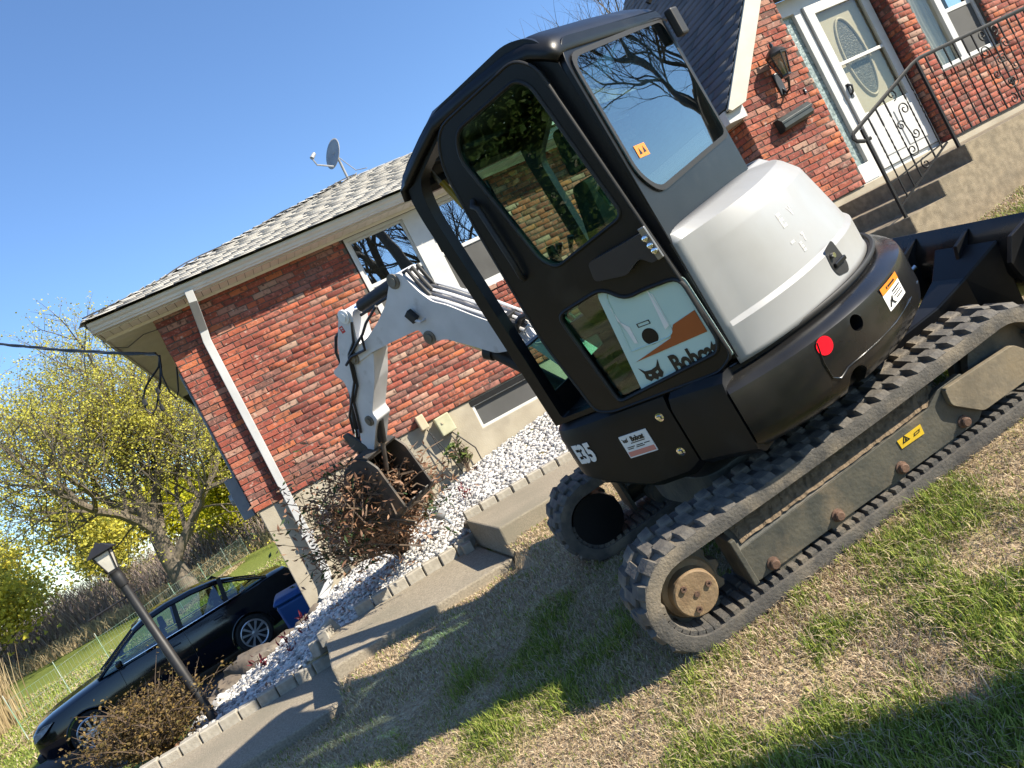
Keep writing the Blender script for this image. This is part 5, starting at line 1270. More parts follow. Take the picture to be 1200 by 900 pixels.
f_, u_ = pl(754, 379, LP); U(MB().plate([(f_-.03, u_-.012), (f_+.03, u_-.008), (f_+.03, u_+.010), (f_-.03, u_+.006)], [[(f_-.026, u_-.009), (f_+.026, u_-.005), (f_+.026, u_+.007), (f_-.026, u_+.003)]], SIDE, LP+.001, LP+.002), 'badge', 'black_decal', door)
me = text_mesh('Bobcat', .115, .0042, .66, .001); fA, uA = pl(812, 420, LP); fB, uB = pl(766, 438, LP)
me.transform(Matrix.Translation((fA-.01, LP+.002, uA)) @ Matrix(((-1, 0, 0, 0), (0, 0, 1, 0), (0, 1, 0, 0), (0, 0, 0, 1)))); link('lettering', me, 'black_decal', door)
cat_logo(fB, uB+.004, .10, LP+.001, LP+.0025, door)

# ---- boom, arm, bucket
L0 = -.12
q = lambda x, y: pl(x, y, L0)
bm_px = [(418, 417), (420, 406), (440, 390), (452, 372), (462, 350), (466, 325), (469, 317), (478, 314), (486, 322), (500, 336), (515, 347), (532, 351), (560, 362), (610, 380), (660, 402), (700, 425)]
bm_lo = [(690, 470), (640, 428), (590, 407), (552, 396), (532, 391), (521, 393), (514, 395), (506, 388), (500, 380), (470, 394), (445, 407), (430, 418)]
bp = [q(*p) for p in bm_px]+[(.78, .82), (.66, .80)]+[q(*p) for p in bm_lo[1:]]
bp = [q(*p) for p in bm_px[:-2]]+[(.98, 1.30), (.80, .98), (.74, .80), (.64, .80), (.62, .95)]+[(.78, 1.20)]+[q(*p) for p in bm_lo[2:]]
boom = U(MB().plate(rounded(bp, .03, 3), [], SIDE, L0-.085, L0+.085), 'boom', 'boom_paint', bevel=.008, smooth=30)
for px, r in (((471, 324), .030), ((513, 389), .028), ((424, 413), .030)):
    f_, u_ = q(*px); U(MB().lathe([(r*1.7, L0+.084), (r*1.7, L0+.094), (r, L0+.096), (r, L0+.104), (r*.5, L0+.104)], (f_, 0, u_), ax='y', n=20), 'pin', 'pin_steel', boom, smooth=35)
# work light on the boom
f_, u_ = q(496, 362); wl_ = U(MB().box((f_, L0+.12, u_), (.028, .02, .04), rotm('Y', .4)), 'boom_light', 'rubber_black', boom, bevel=.006); U(MB().tube([(f_+.05, L0+.085, u_+.02), (f_+.05, L0+.13, u_+.02), (f_-.05, L0+.13, u_-.06), (f_-.05, L0+.09, u_-.06)], .009, 6), 'light_guard', 'boom_paint', boom)
# hydraulic tubes on top of the boom
for k, (dx, dl) in enumerate(((0, .06), (3, .03), (6, 0), (9, -.03), (12, -.06))):
    pts = [(*q(x, y-dx*.6),) for x, y in ((494, 343), (505, 344), (530, 351), (575, 366), (622, 384))]
    U(MB().tube([(p[0], L0+dl, p[1]+.012) for p in pts]+[(.90, L0+dl, 1.36), (.70, L0+dl, 1.16)], .011, 6), 'boom_tube', 'steel' if k % 2 else 'boom_paint', boom, smooth=60)
for k in range(3):
    U(MB().tube([(*q(476+k*4, 318)[:1], L0+.05-.05*k, q(476+k*4, 318)[1]), (q(490, 322)[0], L0+.06-.05*k, q(490, 322)[1]+.06), (q(500, 335)[0], L0+.05-.05*k, q(500, 335)[1]+.05), (q(512, 346)[0], L0+.05-.05*k, q(512, 346)[1]+.02)], .014, 6), 'hose', 'hose', boom, smooth=60)
for (x, y) in ((598, 372), (612, 378)):
    f_, u_ = q(x, y); U(MB().box((f_, L0, u_), (.02, .085, .035), rotm('Y', -.5)), 'tube_clamp', 'rubber_black', boom, bevel=.004)
for k in range(3): U(MB().tube([(q(610, 376)[0], L0+.05-.05*k, q(610, 376)[1]), (.92, L0+.06-.06*k, 1.42), (.78, L0+.05-.06*k, 1.40), (.66, L0+.02-.06*k, 1.15)], .018, 6), 'hose', 'hose', boom, smooth=60)
# boom cylinder below
a = q(513, 389); b = q(574, 411); c = (.86, .78)
U(MB().tube([(a[0], L0, a[1]), (b[0], L0, b[1])], .022, 12), 'boom_rod', 'chrome', smooth=50); U(MB().tube([(b[0]+.02, L0, b[1]+.012), (b[0]-.03, L0, b[1]-.02), (b[0]-.031, L0, b[1]-.021), (c[0], L0, c[1])], [.058, .058, .044, .044], 14), 'boom_cylinder', 'rubber_black', smooth=40)
U(MB().plate(rounded([(.40, .62), (.80, .64), (.92, .80), (.80, .95), (.40, .98)], .05), [], SIDE, L0-.13, L0+.13), 'swing_post', 'charcoal', bevel=.02)
# arm cylinder
a = q(413, 366); b = q(471, 326); m_ = (b[0]+(a[0]-b[0])*.80, b[1]+(a[1]-b[1])*.80)
U(MB().tube([(b[0], L0, b[1]), (m_[0], L0, m_[1])], .046, 14), 'arm_cylinder', 'rubber_black', smooth=40); U(MB().tube([(m_[0], L0, m_[1]), (a[0], L0, a[1])], .026, 10), 'arm_rod', 'chrome', smooth=50)
U(MB().tube([(b[0]+.05, L0+.05, b[1]-.05), (m_[0], L0+.05, m_[1]-.05)], .012, 6), 'cylinder_tube', 'rubber_black', smooth=50)
arm_px = [(405, 365), (408, 360), (417, 359), (421, 365), (426, 390), (431, 401), (446, 409), (447, 440), (444, 478), (450, 486), (448, 494), (446, 520), (442, 534), (434, 532), (430, 505), (424, 480), (417, 455), (411, 442), (400, 434), (399, 430), (407, 420), (404, 400)]
arm = U(MB().plate(rounded([q(*p) for p in arm_px], .02, 3), [], SIDE, L0-.075, L0+.075), 'arm', 'boom_paint', bevel=.006, smooth=30)
for px, r in (((412, 366), .030), ((424, 413), .024), ((441, 487), .024), ((438, 527), .024)):
    f_, u_ = q(*px); U(MB().lathe([(r*1.7, L0+.074), (r*1.7, L0+.086), (r, L0+.088), (r, L0+.096), (r*.5, L0+.096)], (f_, 0, u_), ax='y', n=20), 'pin', 'white_decal' if px[1] < 400 else 'pin_steel', arm, smooth=35)
for k, px in enumerate((((422, 372), (424, 395), (419, 408), (424, 425), (428, 445), (424, 465), (432, 500)), ((452, 352), (440, 372), (436, 385), (428, 398), (420, 412), (426, 440), (420, 480), (425, 500)), ((436, 385), (440, 402), (424, 410), (418, 420)))):
    U(MB().tube([(q(*p)[0], L0+.088+.012*k, q(*p)[1]) for p in px], .010, 6), 'hose', 'hose', arm, smooth=60)
U(MB().tube([(q(404, 385)[0]+.02, L0+.03, q(404, 385)[1]), (q(397, 393)[0], L0+.03, q(397, 393)[1]), (q(397, 410)[0], L0+.03, q(397, 410)[1]), (q(403, 425)[0], L0+.03, q(403, 425)[1])], .012, 6), 'hose', 'hose', arm, smooth=60)
U(MB().tube([(q(413, 440)[0], L0, q(413, 440)[1]), (q(418, 500)[0], L0, q(418, 500)[1])], .038, 12), 'bucket_cylinder', 'rubber_black', arm, smooth=50); U(MB().tube([(q(418, 500)[0], L0, q(418, 500)[1]), (q(421, 528)[0], L0, q(421, 528)[1])], .02, 10), 'bucket_rod', 'chrome', arm, smooth=50)
f_, u_ = q(410, 382); U(MB().plate([(f_-.02, u_-.02), (f_+.02, u_-.02), (f_+.02, u_+.03), (f_-.02, u_+.03)], [[(f_-.012, u_-.004), (f_+.012, u_-.004), (f_+.012, u_+.002), (f_-.012, u_+.002)], [(f_-.012, u_+.010), (f_+.012, u_+.010), (f_+.012, u_+.020), (f_-.012, u_+.020)]], SIDE, L0+.075, L0+.0765), 'red_mark', 'red_decal', arm)
# thumb / linkage strut in front of the arm
a = q(446, 489); b = q(450, 515); c = q(455, 548)
U(MB().tube([(a[0], L0+.02, a[1]), (b[0], L0+.02, b[1])], .034, 10), 'thumb_cylinder', 'rubber_black', smooth=50); U(MB().tube([(b[0], L0+.02, b[1]), (c[0], L0+.02, c[1])], .02, 8), 'thumb_rod', 'steel', smooth=50)
for dl in (-.07, .07): U(MB().plate(rounded([q(*p) for p in ((409, 505), (414, 502), (436, 516), (444, 528), (440, 534), (420, 520))], .015), [], SIDE, L0+dl-.01, L0+dl+.01), 'bucket_link', 'bucket_steel', bevel=.004)
# bucket: opening towards the digger, two side plates and a curved shell
BW = .165
LB = L0+.03
sidep = rounded([q(*p) for p in ((437, 522), (450, 524), (462, 532), (494, 576), (488, 586), (466, 596), (444, 590), (426, 566), (424, 540))], .02, 3)
shell_px = [(450, 523), (437, 521), (424, 538), (424, 562), (440, 588), (466, 600), (488, 588), (495, 577)]
shell = interp_pts([q(*p) for p in shell_px], 26)
cen = np.mean(np.array(shell), 0)
rows = []
for (f_, u_) in shell:
    v = (np.array([f_, u_])-cen); v = v/np.linalg.norm(v)*.012
    rows.append([(f_+v[0], LB-BW, u_+v[1]), (f_+v[0], LB+BW, u_+v[1]), (f_-v[0], LB+BW, u_-v[1]), (f_-v[0], LB-BW, u_-v[1])])
bkt = U(MB().solid(rows), 'bucket', 'bucket_steel', smooth=35)
for dl in (-BW, BW): U(MB().plate(sidep, [], SIDE, LB+dl-.009, LB+dl+.009), 'bucket_side', 'bucket_steel', bkt, bevel=.003)
tip = shell[-1]; dv_ = (np.array(shell[-1])-np.array(shell[-3])); dv_ = dv_/np.linalg.norm(dv_)
for k in range(4):
    l_ = LB-BW+.045+k*(2*BW-.09)/3; t0 = np.array(tip); t1 = t0+dv_*.085
    U(MB().solid([[(t0[0]-.01, l_-.03, t0[1]-.012), (t0[0]-.01, l_+.03, t0[1]-.012), (t0[0]+.01, l_+.03, t0[1]+.014), (t0[0]+.01, l_-.03, t0[1]+.014)], [(t1[0], l_-.016, t1[1]-.003), (t1[0], l_+.016, t1[1]-.003), (t1[0]+.003, l_+.016, t1[1]+.004), (t1[0]+.003, l_-.016, t1[1]+.004)]]), 'bucket_tooth', 'bucket_steel', bkt)
BUCKET_C = MC+UF*cen[0]+UL*LB+MN*(cen[1]-.04)
# ------------------------------------------------------------------ parked sedan on the driveway
CA = Vector((-4.28, 13.75, DRIVE_Z+.012)); CB = Vector((-1.80, 14.25, DRIVE_Z+.012))     # front and rear wheel contact (side facing us)
cf = (CA-CB).normalized(); cl = Vector((0, 0, 1)).cross(cf)
ctr = (CA+CB)/2+(-cl if cl.y < 0 else cl)*.76
car = thing('parked_sedan', 'shiny black four-door sedan parked on the driveway beyond the bushes', 'car', mtx=basis(cf, cl, (0, 0, 1), ctr))
NS = 1 if cl.y < 0 else -1            # side of the car that faces the camera
st_x = [2.10, 2.06, 1.95, 1.72, 1.33, .9, .45, 0, -.5, -1.0, -1.33, -1.7, -2.05, -2.28, -2.36]
wdt = [.52, .68, .78, .84, .865, .87, .87, .87, .87, .865, .86, .84, .80, .70, .60]
zbot = [.36, .27, .21, .20, .20, .19, .185, .185, .185, .19, .20, .22, .27, .33, .40]
ztop = [.62, .72, .78, .84, .90, .95, .985, .99, 1.0, 1.02, 1.035, 1.045, 1.05, 1.03, .95]
rows = []
for x, w, b, t in zip(st_x, wdt, zbot, ztop):
    half = [(w*.80, b), (w*.95, b+.05), (w, b+.18), (w*1.0, (b+t)*.5), (w*.985, t-.16), (w*.955, t-.05), (w*.86, t-.008), (w*.45, t+.015)]
    rows.append([(x, y, z) for y, z in half]+[(x, -y, z) for y, z in reversed(half)])
body = MB().solid(rows).build('body', 'car_paint', None)
WX = (1.325, -1.325)
boolean_cut(body, [MB().lathe([(.355, -1.0), (.355, 1.0)], (x, 0, .315), ax='y', n=36) for x in WX])
body.parent = car
body.data.polygons.foreach_set('use_smooth', [True]*len(body.data.polygons)); body.data.set_sharp_from_angle(angle=math.radians(35))
for x in WX:
    for sg in (-1, 1):
        w = MB().lathe([(.20, sg*.66), (.29, sg*.66), (.315, sg*.69), (.318, sg*.77), (.315, sg*.84), (.285, sg*.865), (.225, sg*.855), (.22, sg*.80)], (x, 0, .316), ax='y', n=40, cap=False).build('tyre', 'tyre', car, smooth=40)
        rim = MB(); rim.tube([(x+.222*math.cos(2*PI*i/36), sg*.852, .316+.222*math.sin(2*PI*i/36)) for i in range(36)], .016, 6, closed=True)
        for k in range(10):
            a = 2*PI*k/10+.2; rim.solid([[(x+r*math.cos(a)-hw*math.sin(a), sg*yy, .316+r*math.sin(a)+hw*math.cos(a)), (x+r*math.cos(a)+hw*math.sin(a), sg*yy, .316+r*math.sin(a)-hw*math.cos(a)), (x+r*math.cos(a)+hw*math.sin(a), sg*(yy-.03), .316+r*math.sin(a)-hw*math.cos(a)), (x+r*math.cos(a)-hw*math.sin(a), sg*(yy-.03), .316+r*math.sin(a)+hw*math.cos(a))] for r, hw, yy in ((.03, .015, .85), (.12, .015, .855), (.215, .022, .85))])
        rim.lathe([(.045, sg*.82), (.045, sg*.858), (.02, sg*.862)], (x, 0, .316), ax='y', n=16); rim.build('rim', 'alloy', w, smooth=40)
        MB().lathe([(.215, sg*.79), (.215, sg*.80)], (x, 0, .316), ax='y', n=24).build('brake_shadow', 'car_trim', w)
        MB().tube([(x+.362*math.cos(PI*i/16), sg*.862, .315+.362*math.sin(PI*i/16)) for i in range(17)], .012, 5).build('arch_lip', 'car_paint', body, smooth=50)
# greenhouse
gh = [(.98, .955, .70, .955), (.25, 1.34, .60, .985), (.0, 1.405, .585, .99), (-.35, 1.44, .58, .995), (-.75, 1.435, .58, 1.0), (-1.15, 1.385, .575, 1.015), (-1.45, 1.27, .60, 1.03), (-1.92, 1.055, .68, 1.05)]
rows = [[(x, y, z+dz) for y, dz in ((w, -.02), (w*.9, .012), (w*.5, .03), (0, .035), (-w*.5, .03), (-w*.9, .012), (-w, -.02))] for x, z, w, b in gh[1:7]]
ro_ = MB().grid(rows).build('roof', 'car_paint', car, smooth=60, fix=False); sm_ = ro_.modifiers.new('s', 'SOLIDIFY'); sm_.thickness = .03; sm_.offset = -1
MB().grid([[(x, y, z) for y in (w, w*.5, 0, -w*.5, -w)] for x, z, w in ((.98, .955, .74), (.27, 1.325, .60))]).build('windscreen', 'car_glass', car)
MB().grid([[(x, y, z) for y in (w, w*.5, 0, -w*.5, -w)] for x, z, w in ((-1.92, 1.06, .70), (-1.43, 1.27, .60))]).build('rear_screen', 'car_glass', car)
for sg in (-1, 1):
    belt = [(.95, .82, .965), (.25, .83, .985), (-.5, .83, 1.0), (-1.2, .825, 1.02), (-1.85, .78, 1.045)]
    up_ = [(gx_, w*1.0, z-.015) for gx_, z, w, b in gh]
    MB().tube([(p[0], sg*p[1], p[2]) for p in up_], .030, 6, flat=1).build('roof_rail', 'car_paint', car, smooth=60)
    MB().tube([(.62, sg*.835, .978), (-.5, sg*.842, 1.002), (-1.42, sg*.826, 1.03), (-1.52, sg*.815, 1.05)], .011, 6).build('chrome_strip', 'car_chrome', car, smooth=60)
    for (x0, x1, nm) in ((-.33, -.40, 'b_pillar'), (-1.12, -1.17, 'c_pillar')):
        xr = x0-.08; MB().solid([[(x0, sg*.83, 1.0), (x0-.08, sg*.83, 1.0), (x0-.08, sg*.80, 1.0), (x0, sg*.80, 1.0)], [(xr, sg*.59, 1.42), (xr-.07, sg*.59, 1.42), (xr-.07, sg*.56, 1.42), (xr, sg*.56, 1.42)]]).build('pillar', 'car_trim', car)
    MB().grid([[(x, sg*yb, zb_), (x*.98-.02, sg*yt, zt)] for x, yb, zb_, yt, zt in ((.88, .80, .97, .72, 1.0), (.35, .81, .985, .62, 1.29), (.0, .815, .99, .59, 1.39), (-.35, .815, 1.0, .585, 1.425), (-.75, .815, 1.0, .58, 1.42), (-1.12, .81, 1.02, .58, 1.375), (-1.40, .80, 1.035, .62, 1.27), (-1.52, .79, 1.05, .69, 1.16))]).build('side_glass', 'car_glass', car)
    MB().box((.62, sg*.93, 1.02), (.05, .085, .055)).build('wing_mirror', 'car_paint', car, bevel=.03, seg=3, smooth=50)
    MB().plate(rounded([(2.06, .60), (1.90, .66), (1.72, .76), (1.86, .77), (2.02, .71)], .02), [], lambda a, b, d: (a, sg*(d-.25*max(a-1.9, 0)**1.0*1.3), b), .835, .865).build('headlight', 'lamp_lens', car, bevel=.01)
    MB().tube([(-.28, sg*.875, .82), (-.12, sg*.875, .825)], .014, 6).build('door_handle', 'car_paint', car); MB().tube([(-1.02, sg*.872, .86), (-.86, sg*.873, .86)], .014, 6).build('door_handle', 'car_paint', car)
    MB().tube([(.70, sg*.872, .30), (.66, sg*.876, .7), (.66, sg*.845, .965)], .004, 4).tube([(-.40, sg*.874, .28), (-.40, sg*.878, .7), (-.38, sg*.848, 1.0)], .004, 4).build('door_gap', 'car_trim', car)
    for x in (.05, -.85):
        s_ = MB().plate(rounded([(x, .55), (x-.15, 1.12), (x-.22, 1.12), (x-.15, .55)], .04), [], lambda a, b, d: (a, d, b), sg*.36-.23, sg*.36+.23).build('car_seat', 'seat_vinyl', car, bevel=.04, smooth=50)
        MB().box((x-.22, sg*.36, 1.20), (.05, .12, .08)).build('headrest', 'seat_vinyl', s_, bevel=.03, smooth=50)
MB().box((2.05, 0, .33), (.10, .62, .05)).build('front_lip', 'car_trim', car, bevel=.02); MB().box((2.09, 0, .52), (.03, .42, .06)).build('grille', 'car_trim', car, bevel=.01)
MB().tube([(-1.10, 0, 1.41), (-1.20, 0, 1.47), (-1.24, 0, 1.40)], [.05, .02, .03], 6, flat=.4).build('antenna_fin', 'car_trim', car)
MB().bx(-1.9, .9, -.74, .74, .25, .55).build('cabin_floor', 'car_trim', car)

# ------------------------------------------------------------------ recycling bin by the house corner
bn = thing('recycling_bin', 'blue wheeled recycling bin behind the house foundation corner', 'bin', (-.62, 10.75, DRIVE_Z+.012))
bz = -DRIVE_Z-.012
def binring(h, w, d): return [(-w, -d, h), (w, -d, h), (w, d, h), (-w, d, h)]
MB().solid([binring(0.02, .23, .25), binring(.55, .27, .30), binring(.98, .30, .34)]).build('tub', 'bin_blue', bn, bevel=.03, smooth=40)
MB().solid([binring(.985, .315, .355), binring(1.03, .32, .36), binring(1.07, .27, .30)]).build('lid', 'bin_blue', bn, bevel=.025, smooth=40)
MB().tube([(-.22, .40, 1.0), (.22, .40, 1.0)], .018, 8).build('handle', 'bin_blue', bn)
for s_ in (-.26, .26): MB().lathe([(.10, -.03), (.10, .03)], (s_, .27, .10), ax='x', n=20).build('wheel', 'tyre', bn, bevel=.01)
for k in range(3):
    a0 = 2*PI*k/3+.5; pts = [(.05+.055*math.cos(a0+t*.28), -.335, .66+.055*math.sin(a0+t*.28)) for t in range(6)]
    MB().tube(pts, [.012, .012, .012, .012, .02, .004], 5).build('recycle_arrow', 'white_decal', bn)
for (a, b, z) in ((-.05, .06, .575), (.08, .17, .575), (-.03, .15, .52)): MB().bx(a, b, -.312, -.300, z-.010, z+.010).build('printed_line', 'white_decal', bn)

# ------------------------------------------------------------------ lamp post
lb_ = Vector(on_y(248, 838, 7.2)); lt_ = Vector(on_y(135, 671, 7.2)); lu = (lt_-lb_).normalized(); lx_ = lu.cross(Vector((0, 1, 0))).normalized()
lp_ = thing('lamp_post', 'black metal lamp post leaning in the white stones by the walkway', 'lamp post', mtx=basis(lx_, lu.cross(lx_), lu, lb_))
H_ = (lt_-lb_).length
MB().lathe([(.041, -.1), (.041, H_*.52), (.037, H_*.525), (.037, H_-.06)], n=20).build('pole', 'lamp_post_paint', lp_, smooth=40)
MB().lathe([(.046, H_-.13), (.050, H_-.10), (.050, H_-.03), (.046, H_), (.05, H_+.01), (.038, H_+.02)], n=20).build('collar', 'lamp_post_paint', lp_, smooth=30)
MB().tube([(-.10, 0, H_-.22), (.0, 0, H_-.22), (.30, 0, H_-.22), (.36, 0, H_-.22)], [.006, .012, .010, .010], 6).build('crossbar', 'lamp_post_paint', lp_)
def sq(r, z): return [(r*math.cos(PI/4+k*PI/2), r*math.sin(PI/4+k*PI/2), z) for k in range(4)]
cg = MB()
for k in range(4): cg.tube([sq(.05, H_+.02)[k], sq(.095, H_+.19)[k]], .006, 5)
cg.solid([sq(.055, H_+.015), sq(.055, H_+.03)]); cg.solid([sq(.10, H_+.185), sq(.10, H_+.195)])
cg.build('lantern_cage', 'lamp_post_paint', lp_); MB().solid([sq(.047, H_+.031), sq(.09, H_+.184)]).build('lantern_glass', 'frosted', lp_)
MB().solid([sq(.145, H_+.196), sq(.145, H_+.205), sq(.06, H_+.265), sq(.03, H_+.275), sq(.006, H_+.30)]).build('lantern_roof', 'lamp_post_paint', lp_)
MB().lathe([(.016, H_+.03), (.016, H_+.09), (.022, H_+.12), (.004, H_+.16)], n=10).build('bulb', 'curtain', lp_, smooth=60)

# ------------------------------------------------------------------ path light, rocks, boulders, bag
px_, py_ = 1.07, 7.36; zz = float(ground_z(px_, py_))
pth = thing('path_light', 'grey plastic garden spotlight on a stake in the white stones', 'garden light', (px_, py_, zz))
MB().tube([(.05, -.02, -.05), (.0, 0, .08), (-.03, 0, .13)], .012, 8).build('stake', 'meter_grey', pth); Rr = rotm('Y', -.65)
MB().lathe([(.03, -.07), (.05, -.05), (.055, .02), (.066, .03), (.066, .045), (.058, .05)], (-.05, 0, .17), n=20, R=Rr).build('head', 'path_light_grey', pth, smooth=40); MB().lathe([(.056, .046), (.03, .060), (.001, .064)], (-.05, 0, .17), n=20, R=Rr).build('lens', 'lamp_lens', pth, smooth=60)
def boulder(lab, p, s, seed, sq_=(1, 1, .7), group='boulders along the driveway edge'):
    bm = bmesh.new(); bmesh.ops.create_icosphere(bm, subdivisions=3, radius=1); r = random.Random(seed); of = r.random()*50
    for v in bm.verts:
        c = v.co.copy(); k = 1+.8*(float(fbm(c.x*1.3+of, c.y*1.3+c.z*1.7, seed))-.5)+.5*(abs(float(fbm(c.x*2.6+of, c.y*2.6+c.z*2.9, seed+3))-.5))+.2*(float(fbm(c.x*7+of, c.y*7+c.z*6, seed+5))-.5)
        v.co = Vector((c.x*sq_[0], c.y*sq_[1], max(c.z, -.55)*sq_[2]))*k*s
    bmesh.ops.rotate(bm, verts=bm.verts, matrix=rotm('Z', r.random()*6))
    me = bpy.data.meshes.new('boulder'); bm.to_mesh(me); bm.free()
    o = link('boulder', me, 'rock', smooth=35); o.location = p; tag(o, lab, 'boulder', group); return o
def gp(x, y, dz=0): return (x, y, float(ground_z(x, y))+dz)
boulder('grey boulder at the foot of the lamp post', gp(-1.66, 8.05, .02), .15, 1, (1.2, .8, .6)); boulder('large flat brown boulder behind the car-side edge of the stones', gp(-1.16, 8.5, .02), .25, 2, (1.35, .7, .62))
boulder('reddish boulder beside the flat brown one below the car', gp(-1.46, 8.30, .0), .15, 3, (1, .8, .8)); boulder('rough boulder below the car rear wheel', gp(-.84, 8.72, .0), .20, 4, (1.2, .7, .6)); boulder('dark boulder next to the house foundation corner', gp(-.60, 8.85, 0), .16, 5)
boulder('small white rock beside the lamp post base', gp(-1.46, 7.75, .03), .085, 7, (1, 1, .7)).data.materials[0] = MATS['white_rock']
boulder('low brown boulder between the reddish one and the flat one', gp(-1.32, 8.62, -.02), .17, 14, (1.2, .8, .6)); boulder('grey boulder half buried under the car sill', gp(-1.05, 8.85, -.05), .19, 15, (1.3, .8, .6))
boulder('brown rock by the walkway step among the white stones', gp(1.17, 6.72, .03), .085, 6, (1.4, .8, .7))
boulder('dark stone at the bottom of the downspout', gp(-.42, 8.78, 0), .09, 9, (1.2, 1, .7))
bg_p = Vector((5.28, 6.25, -.60))
bag = thing('crumpled_bag', 'crumpled silver bag lying at the concrete steps', 'bag', bg_p)
bm = bmesh.new(); bmesh.ops.create_icosphere(bm, subdivisions=4, radius=1)
for v in bm.verts:
    c = v.co.copy(); k = 1+.5*(float(fbm(c.x*3+7, c.y*3+c.z*2, 77))-.5); v.co = Vector((c.x*.20*k, c.y*.26*k, max(c.z*.13*k+.1, 0)))
me = bpy.data.meshes.new('bag'); bm.to_mesh(me); bm.free(); link('sack', me, 'foil', bag, smooth=20)
MB().solid([[(-.26, -.1, 0), (-.12, -.12, 0), (-.1, .2, 0), (-.28, .18, 0)], [(-.20, .05, .42), (-.13, .03, .44), (-.12, .14, .40), (-.19, .15, .4)]]).build('dark_sack', 'rubber_black', bag, bevel=.03, smooth=40)
# ------------------------------------------------------------------ plants
def leaf_cards(P, size, m, name, parent, asp=.45, up=0.0, rn=None, fold=.25):
    """many small folded leaves at points P"""
    P = np.asarray(P); n = len(P)
    d = RNG.normal(size=(n, 3)); d[:, 2] = d[:, 2]*.6+up; d /= np.linalg.norm(d, axis=1)[:, None]
    r = RNG.normal(size=(n, 3)); s = np.cross(d, r); s /= np.linalg.norm(s, axis=1)[:, None]; nn = np.cross(d, s)
    L = (size*RNG.uniform(.6, 1.35, n))[:, None]; W = L*asp
    V = np.stack([P, P+d*L*.5+s*W*.5+nn*W*fold, P+d*L, P+d*L*.5-s*W*.5+nn*W*fold], 1).reshape(-1, 3)
    o = np.arange(n)[:, None]*4; F = np.concatenate([o+np.array([[0, 1, 2]]), o+np.array([[0, 2, 3]])], 0)
    c = RNG.random(n) if rn is None else rn
    return npmesh(name, V, F, m, parent, attrs={'rnd': np.repeat(c, 4)})
def grow(base, h, r0, levels, rng, spread=.6, nb=(3, 5), lean=(0, 0, 0), taper=.62, upb=.25, seglen=None, jit=.18, first=.35, lenf=.68):
    """recursive branching; returns branch polylines [(pts, radii, level)] and tip points"""
    out = []; tips = []
    def br(p, d, L, r, lv):
        pts = [p]; rad = [r]; n = 5 if lv == 0 else 4; q = p.copy(); dd = d.copy()
        for i in range(n):
            dd = (dd+Vector((rng.gauss(0, jit), rng.gauss(0, jit), rng.gauss(0, jit)+upb*.25))*(.4 if lv == 0 else .7)).normalized()
            q = q+dd*(L/n); pts.append(q.copy()); rad.append(r*(1-(1-taper)*(i+1)/n) if lv < levels else r*(1-.8*(i+1)/n))
        out.append((pts, rad, lv))
        if lv >= levels: tips.extend([pts[-1], pts[-2], pts[-3]]); return
        k = rng.randint(*nb); a0 = rng.random()*2*PI
        for j in range(k):
            t = first+(1-first)*(j+rng.random()*.6)/k if lv == 0 else .3+.7*(j+.6)/k
            t = min(t, 1.0); fi = t*n; i = min(int(fi), n-1); pp = pts[i].lerp(pts[i+1], fi-i)
            a = a0+j*2.4+rng.gauss(0, .3); o = dd.orthogonal().normalized(); o = Matrix.Rotation(a, 3, dd) @ o
            nd = (dd*(1-spread*.55)+o*spread*rng.uniform(.75, 1.25)+Vector((0, 0, upb))).normalized()
            br(pp, nd, L*lenf*rng.uniform(.75, 1.15), rad[i]*rng.uniform(.5, .68), lv+1)
        br(pts[-1], (dd+Vector((0, 0, upb*.5))).normalized(), L*lenf*.9, rad[-1]*.85, lv+1)
    br(Vector(base), (Vector((0, 0, 1))+Vector(lean)).normalized(), h, r0, 0)
    return out, tips
def branches_obj(out, name, m, parent, lv0, lv1, smin=4):
    mb = MB()
    for pts, rad, lv in out:
        if lv0 <= lv <= lv1: mb.tube(pts, rad, 10 if lv == 0 else (6 if lv == 1 else (4 if lv == 2 else 3)), cap=(lv == 0))
    return mb.build(name, m, parent, smooth=60, fix=False)
# --- big budding tree on the back lawn
b = Vector((-6.6, 41.0, -2.5)); rng = random.Random(4)
tr1 = thing('budding_tree', 'large spreading tree with yellow-green spring buds on the back lawn', 'tree', b)
out, tips = grow((0, 0, 0), 5.2, .50, 5, rng, spread=.90, nb=(4, 5), lean=(-.12, 0, 0), upb=.24, first=.28, lenf=.80)
branches_obj(out, 'trunk', 'bark', tr1, 0, 1); branches_obj(out, 'limbs', 'bark', tr1, 2, 5)
tp = np.array([list(t) for t in tips]); print('tree1 tips', len(tp), tp.min(0), tp.max(0))
sel = RNG.integers(0, len(tp), 80000); P = tp[sel]+RNG.normal(0, .13, (80000, 3))
leaf_cards(P, .095, 'leaf_spring', 'crown', tr1, asp=.8)
# --- brighter tree behind the house edge
b = Vector((-1.2, 46.0, -2.5)); rng = random.Random(12)
tr2 = thing('young_tree', 'bright yellow-green tree half hidden by the brick house corner', 'tree', b)
out, tips = grow((0, 0, 0), 2.7, .26, 4, rng, spread=.75, nb=(4, 6), upb=.30, first=.25, lenf=.74)
branches_obj(out, 'trunk', 'bark', tr2, 0, 1); branches_obj(out, 'limbs', 'bark', tr2, 2, 4)
tp = np.array([list(t) for t in tips]); print('tree2', len(tp), tp.min(0), tp.max(0)); sel = RNG.integers(0, len(tp), 30000); P = tp[sel]+RNG.normal(0, .28, (30000, 3)); leaf_cards(P, .20, 'leaf_bright', 'crown', tr2, asp=.85)
